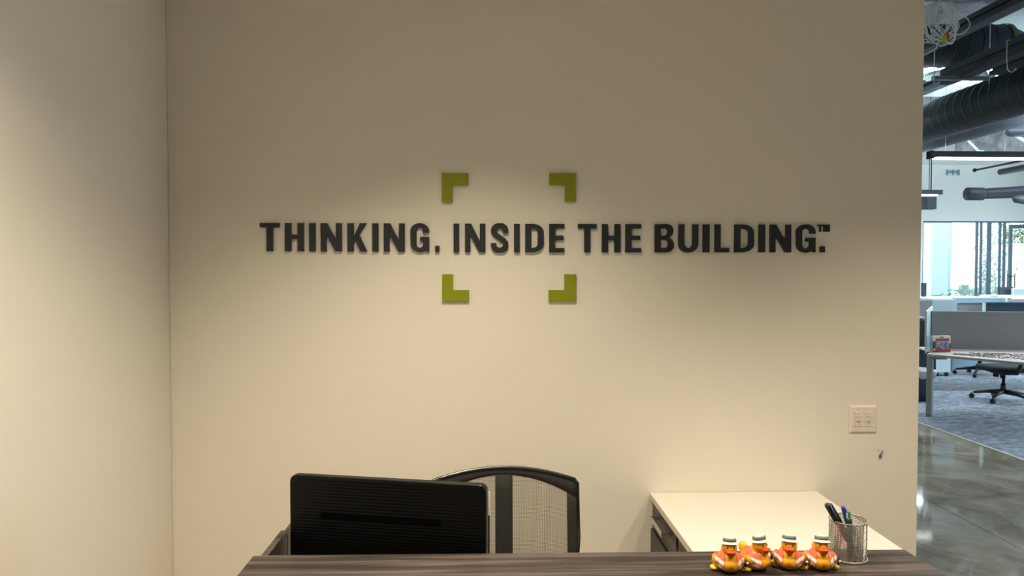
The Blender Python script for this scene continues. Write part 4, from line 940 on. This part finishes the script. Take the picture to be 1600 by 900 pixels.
mm.f += [list(range(n))[::-1], [4 * n + j for j in range(n)]]; mm.mi += [0, 0]; mm.sm += [False, False]
mm.build('back_shell', 'monitor', MO, local=True)
MB().box(-mw / 2 + .01, mw / 2 - .01, .0242, .0255, mh0 + .015, mh1 - .01).build('screen', 'screen', MO, local=True)
x_a, x_b = -mw / 2 + .0775, -mw / 2 + .376; zs_ = 1.1160 - .7175; hh = .0083
cap = earc(x_b - hh, zs_, hh, hh, -90, 90, 8) + earc(x_a + hh, zs_, hh, hh, 90, 270, 8)
MB().prism(cap, -.0008, .001).build('vent_slot', 'slot', MO, local=True)
MB().box(-.035, .035, -.016, -.001, 0.012, .20).build('stand_neck', 'black', MO, local=True, bevel=.003)
MB().slab([(.13 * math.cos(2 * PI * k / 28), .075 * math.sin(2 * PI * k / 28)) for k in range(28)], 0, .012).build('stand_base', 'black', MO, local=True)
# document holder with white sheet behind its right edge
p0 = at(766.0, 768, 1.75); p1 = at(766.0, 804, 1.75)
DH = thing('document_holder', 'black document holder with a white sheet, just showing past the right edge of the monitor', 'document holder', (p0.x - .05, 1.75, .7175))
MB().box(p0.x - .10, p0.x - .0015, 1.75, 1.762, .7175, p1.z).build('holder', 'black', DH)
MB().box(p0.x - .10, p0.x + .0, 1.746, 1.7485, p1.z - .001, p0.z).build('sheet', 'paper', DH)

# pen cup
cp = atz(1324.5, 883, zc + .0); CU = Vector((cp.x + .022, cp.y + .040, zc)); RC, HC = .0385, .0845
cx_ = at(1324.5, 850, CU.y).x; CU.x = cx_
PC = thing('pen_cup', 'round silver herringbone mesh pen cup at the right end of the counter', 'pen cup', CU)
MB().tube([(CU.x + RC * math.cos(2 * PI * k / 48), CU.y + RC * math.sin(2 * PI * k / 48), zc + HC) for k in range(48)], .0013, 8, closed=True).build('rim', 'cup', PC)
MB().lathe([(.001, zc), (RC + .0005, zc), (RC + .0018, zc + .001), (RC + .0012, zc + .004), (RC - .0005, zc + .004), (.001, zc + .0035)], (CU.x, CU.y, 0), 48).build('base', 'cup', PC)
hb = MB(); NC = 28; da = 2 * PI / NC; rows = 17; step = (HC - .004) / rows; th_ = .0007
def cyl(a, z, r): return (CU.x + r * math.cos(a), CU.y + r * math.sin(a), min(max(z, zc + .003), zc + HC))
for i in range(NC):
    sg = 1 if i % 2 else -1
    for j in range(-2, rows + 2):
        z = zc + .004 + j * step; w = step * .52; rise = step * 1.7 * sg
        a0_, a1_ = i * da, (i + 1) * da; am = (a0_ + a1_) / 2
        zz0, zz1 = z - rise / 2, z + rise / 2
        if max(zz0, zz1) < zc + .004 or min(zz0, zz1) > zc + HC - .001: continue
        vs = []
        for r_c in (RC, RC - th_):
            for (a_, zc_) in ((a0_, zz0), (am, z), (a1_, zz1)):
                vs.append(cyl(a_, zc_ - w / 2, r_c)); vs.append(cyl(a_, zc_ + w / 2, r_c))
        hb.add(vs, [(0, 2, 3, 1), (2, 4, 5, 3), (7, 9, 8, 6), (9, 11, 10, 8), (1, 3, 9, 7), (3, 5, 11, 9), (0, 6, 8, 2), (2, 8, 10, 4)])
    a = i * da
    for r_c, in ((RC,),):
        hb.add([cyl(a - .004, zc + .003, RC + .0001), cyl(a + .004, zc + .003, RC + .0001), cyl(a + .004, zc + HC, RC + .0001), cyl(a - .004, zc + HC, RC + .0001)], [(0, 1, 2, 3)])
tag(hb.build('mesh_wall', 'cup', PC), kind='stuff')
def pen(name, label, top_px, Ytop, foot, segs, extra=None):
    t = at(*top_px, Ytop); f = Vector(foot); d = (t - f).normalized(); L = (t - f).length
    root = thing(name, label, 'pen' if 'marker' not in name else 'marker', f)
    for (pn, s0, s1, rr, m) in segs:
        k = [f + d * (L * (s0 + (s1 - s0) * q)) for q in (0, .08, .92, 1)]
        MB().tube(k, [rr * .85, rr, rr, rr * .8], 14).build(pn, m, root)
    if extra: extra(root, f, d, L)
    return root
def clip_fn(m, r, s0, s1, side):
    def g(root, f, d, L):
        MB().bar(f + d * L * s0 + Vector(side) * r, f + d * L * s1 + Vector(side) * r, .0032, .0018, up=side).build('clip', m, root)
    return g
fx, fy, fz = CU.x, CU.y, zc + .006
pen('marker_pen', 'black marker leaning far left in the pen cup, left of the pair', (1291.8, 788), CU.y - .018, (fx + .020, fy + .004, fz), (('barrel', 0, .62, .0052, 'penblack'), ('cap', .60, 1, .0062, 'penblack')), clip_fn('penblack', .0075, .66, .94, (-.8, -.5, .3)))
pen('marker_pen', 'black marker leaning left in the pen cup, right of the pair', (1296.5, 788.5), CU.y - .004, (fx + .028, fy + .016, fz), (('barrel', 0, .62, .0052, 'penblack'), ('cap', .60, 1, .0060, 'penblack')))
pen('ballpoint_pen', 'pen with a rounded blue cap standing in the pen cup', (1316.8, 791), CU.y + .004, (fx + .012, fy - .016, fz), (('barrel', 0, .66, .0036, 'paper'), ('cap', .64, 1, .0046, 'penblue')), clip_fn('penblue', .005, .7, .97, (.6, -.8, 0)))
pen('marker_pen', 'dark pen with a bright green tip standing in the pen cup', (1326.2, 799), CU.y - .006, (fx - .004, fy - .020, fz), (('barrel', 0, .88, .0064, 'pendark'), ('green_tip', .86, 1, .0034, 'pengreen')), clip_fn('penclear', .0046, .86, .97, (-1, -.3, 0)))

# ================================================================== RUBBER DUCKS
def build_duck():
    root = thing('rubber_duck', '', 'rubber duck', (0, 0, 0), 'rubber ducks in safety vests')
    src = MB(); RX = lambda a, ax: Matrix.Rotation(math.radians(a), 3, ax)
    src.ball((0, .004, .019), (.0275, .0335, .0195), n=28, m=18)
    src.ball((0, .000, .027), (.0215, .0250, .0205), n=24, m=16)
    src.ball((0, -.006, .040), (.0135, .0130, .018), n=20, m=14)
    src.ball((0, -.008, .0520), (.0158, .0155, .0150), n=24, m=16)
    src.ball((0, .034, .034), (.0095, .0105, .014), n=16, m=12, rot=RX(-25, 'X'))
    for sg in (-1, 1):
        src.ball((sg * .0250, .004, .0225), (.0085, .0190, .0125), n=18, m=12, rot=RX(-12, 'X'))
    o = src.build('tmp_body', 'duck')
    md = o.modifiers.new('r', 'REMESH'); md.mode = 'VOXEL'; md.voxel_size = .00105
    m2 = o.modifiers.new('s', 'SMOOTH'); m2.iterations = 7; m2.factor = .6
    dg = bpy.context.evaluated_depsgraph_get(); me = bpy.data.meshes.new_from_object(o.evaluated_get(dg)); bpy.data.objects.remove(o)
    for v in me.vertices:
        if v.co.z < 0.001: v.co.z = 0.001
    for p in me.polygons: p.use_smooth = True
    me.update()
    # vest: a shell lifted off the body
    def in_vest(c):
        x, y, z = c
        if z > .0435 or z < .0085: return False
        front = .0065 + (.0435 - z) * .15 + (.006 if z > .034 else 0)
        if y < 0 and abs(x) < .0112 + max(0, .032 - z) * .22: return False
        if y > .026 and z > .022 + (.036 - y) * 0: return False
        # arm hole with the wing left yellow
        wx = (y - .003) / .0165; wz = (z - .0235) / .0110
        if abs(x) > .0170 and wx * wx + wz * wz < 1: return False
        if z < .0135 and y < .0: return False
        return True
    vs, fs, mi, idx = [], [], [], {}
    nrm = [v.normal.copy() for v in me.vertices]
    for p in me.polygons:
        c = p.center
        if in_vest(c):
            f = []
            for vi in p.vertices:
                if vi not in idx: idx[vi] = len(vs); vs.append(me.vertices[vi].co + nrm[vi] * .00075)
                f.append(idx[vi])
            fs.append(f)
            zt_ = c.z - .45 * (abs(c.x) - .014)
            st = (.0200 < zt_ < .0265) or (.0100 < zt_ < .0155)
            mi.append(1 if (st and c.y < .0) else 0)
    bme = bpy.data.meshes.new('vest'); bme.from_pydata([tuple(v) for v in vs], [], fs); bme.materials.append(M['vest']); bme.materials.append(M['stripe'])
    for p, i in zip(bme.polygons, mi): p.use_smooth = True; p.material_index = i
    bo = bpy.data.objects.new('body', me); me.name = 'duck_body'; COL.objects.link(bo); bo.parent = root; me.materials.clear(); me.materials.append(M['duck'])
    vo = bpy.data.objects.new('vest', bme); COL.objects.link(vo); vo.parent = root
    md = vo.modifiers.new('t', 'SOLIDIFY'); md.thickness = .0008; md.offset = -.5
    # flat yellow feet flaring at the sides
    for sg in (-1, 1):
        MB().ball((sg * .0285, .002, .0065), (.0095, .0110, .0050), n=18, m=10).build('foot', 'duck_lobe', root, local=True)
    # bill
    bl_ = MB(); bl_.ball((0, -.0245, .0485), (.0102, .0085, .0044), n=24, m=12, rot=RX(-12, 'X')); bl_.ball((0, -.0225, .0440), (.0088, .0070, .0052), n=24, m=12, rot=RX(-22, 'X')); bl_.ball((0, -.0195, .0475), (.0078, .0055, .0062), n=20, m=12)
    bl_.build('bill', 'bill', root, local=True)
    for sg in (-1, 1):
        MB().ball((sg * .0066, -.0212, .0567), (.0015, .0012, .0021), n=12, m=8).build('eye', 'eye', root, local=True)
    # hat
    hat = MB(); hat.lathe([(.001, .0600), (.0150, .0600), (.0174, .0603), (.0178, .0610), (.0170, .0617), (.0140, .0632), (.0134, .0640), (.0128, .0712), (.0112, .0722), (.001, .0725)], (0, -.008, 0), 32)
    ho = hat.build('hat', 'hatw', root, local=True)
    MB().lathe([(.0134, .0652), (.0140, .0658), (.0137, .0704), (.0124, .0719), (.0104, .0724)], (0, -.008, 0), 32).build('hat_band', 'hatg', ho, local=True)
    MB().ball((-.002, -.008, .0730), (.0014, .0014, .0012), n=8, m=6).build('hat_button', 'hatw', ho, local=True)
    hm_ = Matrix.Translation((0, -.008, .061)) @ Matrix.Rotation(math.radians(-13), 4, 'X') @ Matrix.Translation((0, .008, -.061))
    for q in [ho] + list(ho.children): q.data.transform(hm_)
    # flashlight
    fl_ = MB(); fl_.lathe([(.001, -.0165), (.0042, -.0170), (.0046, -.0160), (.0046, -.0120), (.0022, -.0095), (.0020, -.0010), (.001, -.001)], (.0345, 0, .0245), 18, axis='y')
    fl_.tube([(.0345, -.012, .0235), (.0325, -.008, .014)], .0022, 8)
    fo_ = fl_.build('flashlight', 'eye', root, local=True)
    MB().lathe([(.0002, -.0180), (.0026, -.0177), (.0030, -.0170)], (.0345, 0, .0245), 16, axis='y').build('lens', 'lens', fo_, local=True)
    # printed mark on the chest, wrapped on the surface
    from mathutils.bvhtree import BVHTree
    bv = BVHTree.FromPolygons([v.co for v in me.vertices], [tuple(p.vertices) for p in me.polygons])
    def onbody(x, z):
        h = bv.ray_cast(Vector((x, -.08, z)), Vector((0, 1, 0))); return (h[0] + h[1] * .00022) if h[0] else Vector((x, -.03, z))
    def stroke(mb, a, b, w, n=6):
        a, b = Vector(a), Vector(b); d = (b - a).normalized(); q = Vector((-d.y, d.x)) * w / 2; pr = None
        for k in range(n + 1):
            c = a.lerp(b, k / n); p1_, p2_ = onbody(*(c + q)), onbody(*(c - q))
            if pr: mb.add([pr[0], p1_, p2_, pr[1]], [(0, 1, 2, 3)])
            pr = (p1_, p2_)
    lg_ = MB(); zc_ = .0172; h_ = .0038
    stroke(lg_, (-h_, zc_ - h_), (h_, zc_ - h_), .0005); stroke(lg_, (-h_, zc_ + h_), (h_, zc_ + h_), .0005); stroke(lg_, (-h_, zc_ - h_), (-h_, zc_ + h_), .0005); stroke(lg_, (h_, zc_ - h_), (h_, zc_ + h_), .0005)
    stroke(lg_, (-.0017, zc_ + .0014), (.0019, zc_ - .0012), .0018); stroke(lg_, (-.0016, zc_ + .0006), (.0004, zc_ + .0014), .0010); stroke(lg_, (.0004, zc_ - .0016), (.0018, zc_ - .0018), .0008)
    lg_.build('logo', 'ink', root, local=True)
    tx = MB(); zt_ = .0108
    x = -.0100; random.seed(3)
    for k in range(15):
        if k == 8: x += .0012; continue
        stroke(tx, (x, zt_ - .0006), (x, zt_ + .0007), .0006, 1)
        if k % 3 == 0: stroke(tx, (x, zt_ + .0004), (x + .0008, zt_ + .0004), .0003, 1)
        if k % 3 == 1: stroke(tx, (x, zt_ - .0004), (x + .0008, zt_ - .0004), .0003, 1)
        if k % 3 == 2: stroke(tx, (x + .0006, zt_ - .0005), (x + .0006, zt_ + .0005), .0003, 1)
        x += .00138
    tx.build('lettering', 'ink', root, local=True)
    return root
dk0 = build_duck()
ducks = [(1140.5, 894, -8, .0, 'leftmost rubber duck in coral safety vest and white hat, facing the front'),
         (1184, 890.5, 30, -4, 'rubber duck turned sideways to the right, second from the left'),
         (1235, 889.6, -22, 0, 'rubber duck facing straight ahead, third from the left'),
         (1284.5, 890.4, -11, 0, 'rubber duck nearest the pen cup, slightly turned right')]
for i, (u, v, rz, tilt, lab) in enumerate(ducks):
    d = dk0 if i == 0 else copy_tree(dk0)
    p = atz(u, v, zc); d.location = (p.x * 1.0, p.y + .008, zc - .0009); d.rotation_euler = (0, 0, math.radians(rz)); d['label'] = lab
    d.scale = (1, 1, 1)

# ================================================================== DOWNLIGHT FITTINGS
for x, y, p, lab in DOWNLIGHTS:
    r_ = thing('recessed_downlight', 'round recessed ceiling downlight ' + lab, 'ceiling light', (x, y, CEIL - .007), 'recessed reception downlights')
    MB().lathe([(.06, CEIL - .001), (.085, CEIL - .006), (.088, CEIL - .001)], (x, y, 0), 32).build('trim_ring', 'paper', r_)
    MB().lathe([(.001, CEIL - .002), (.058, CEIL - .002)], (x, y, 0), 32).build('lens', 'lamp', r_)
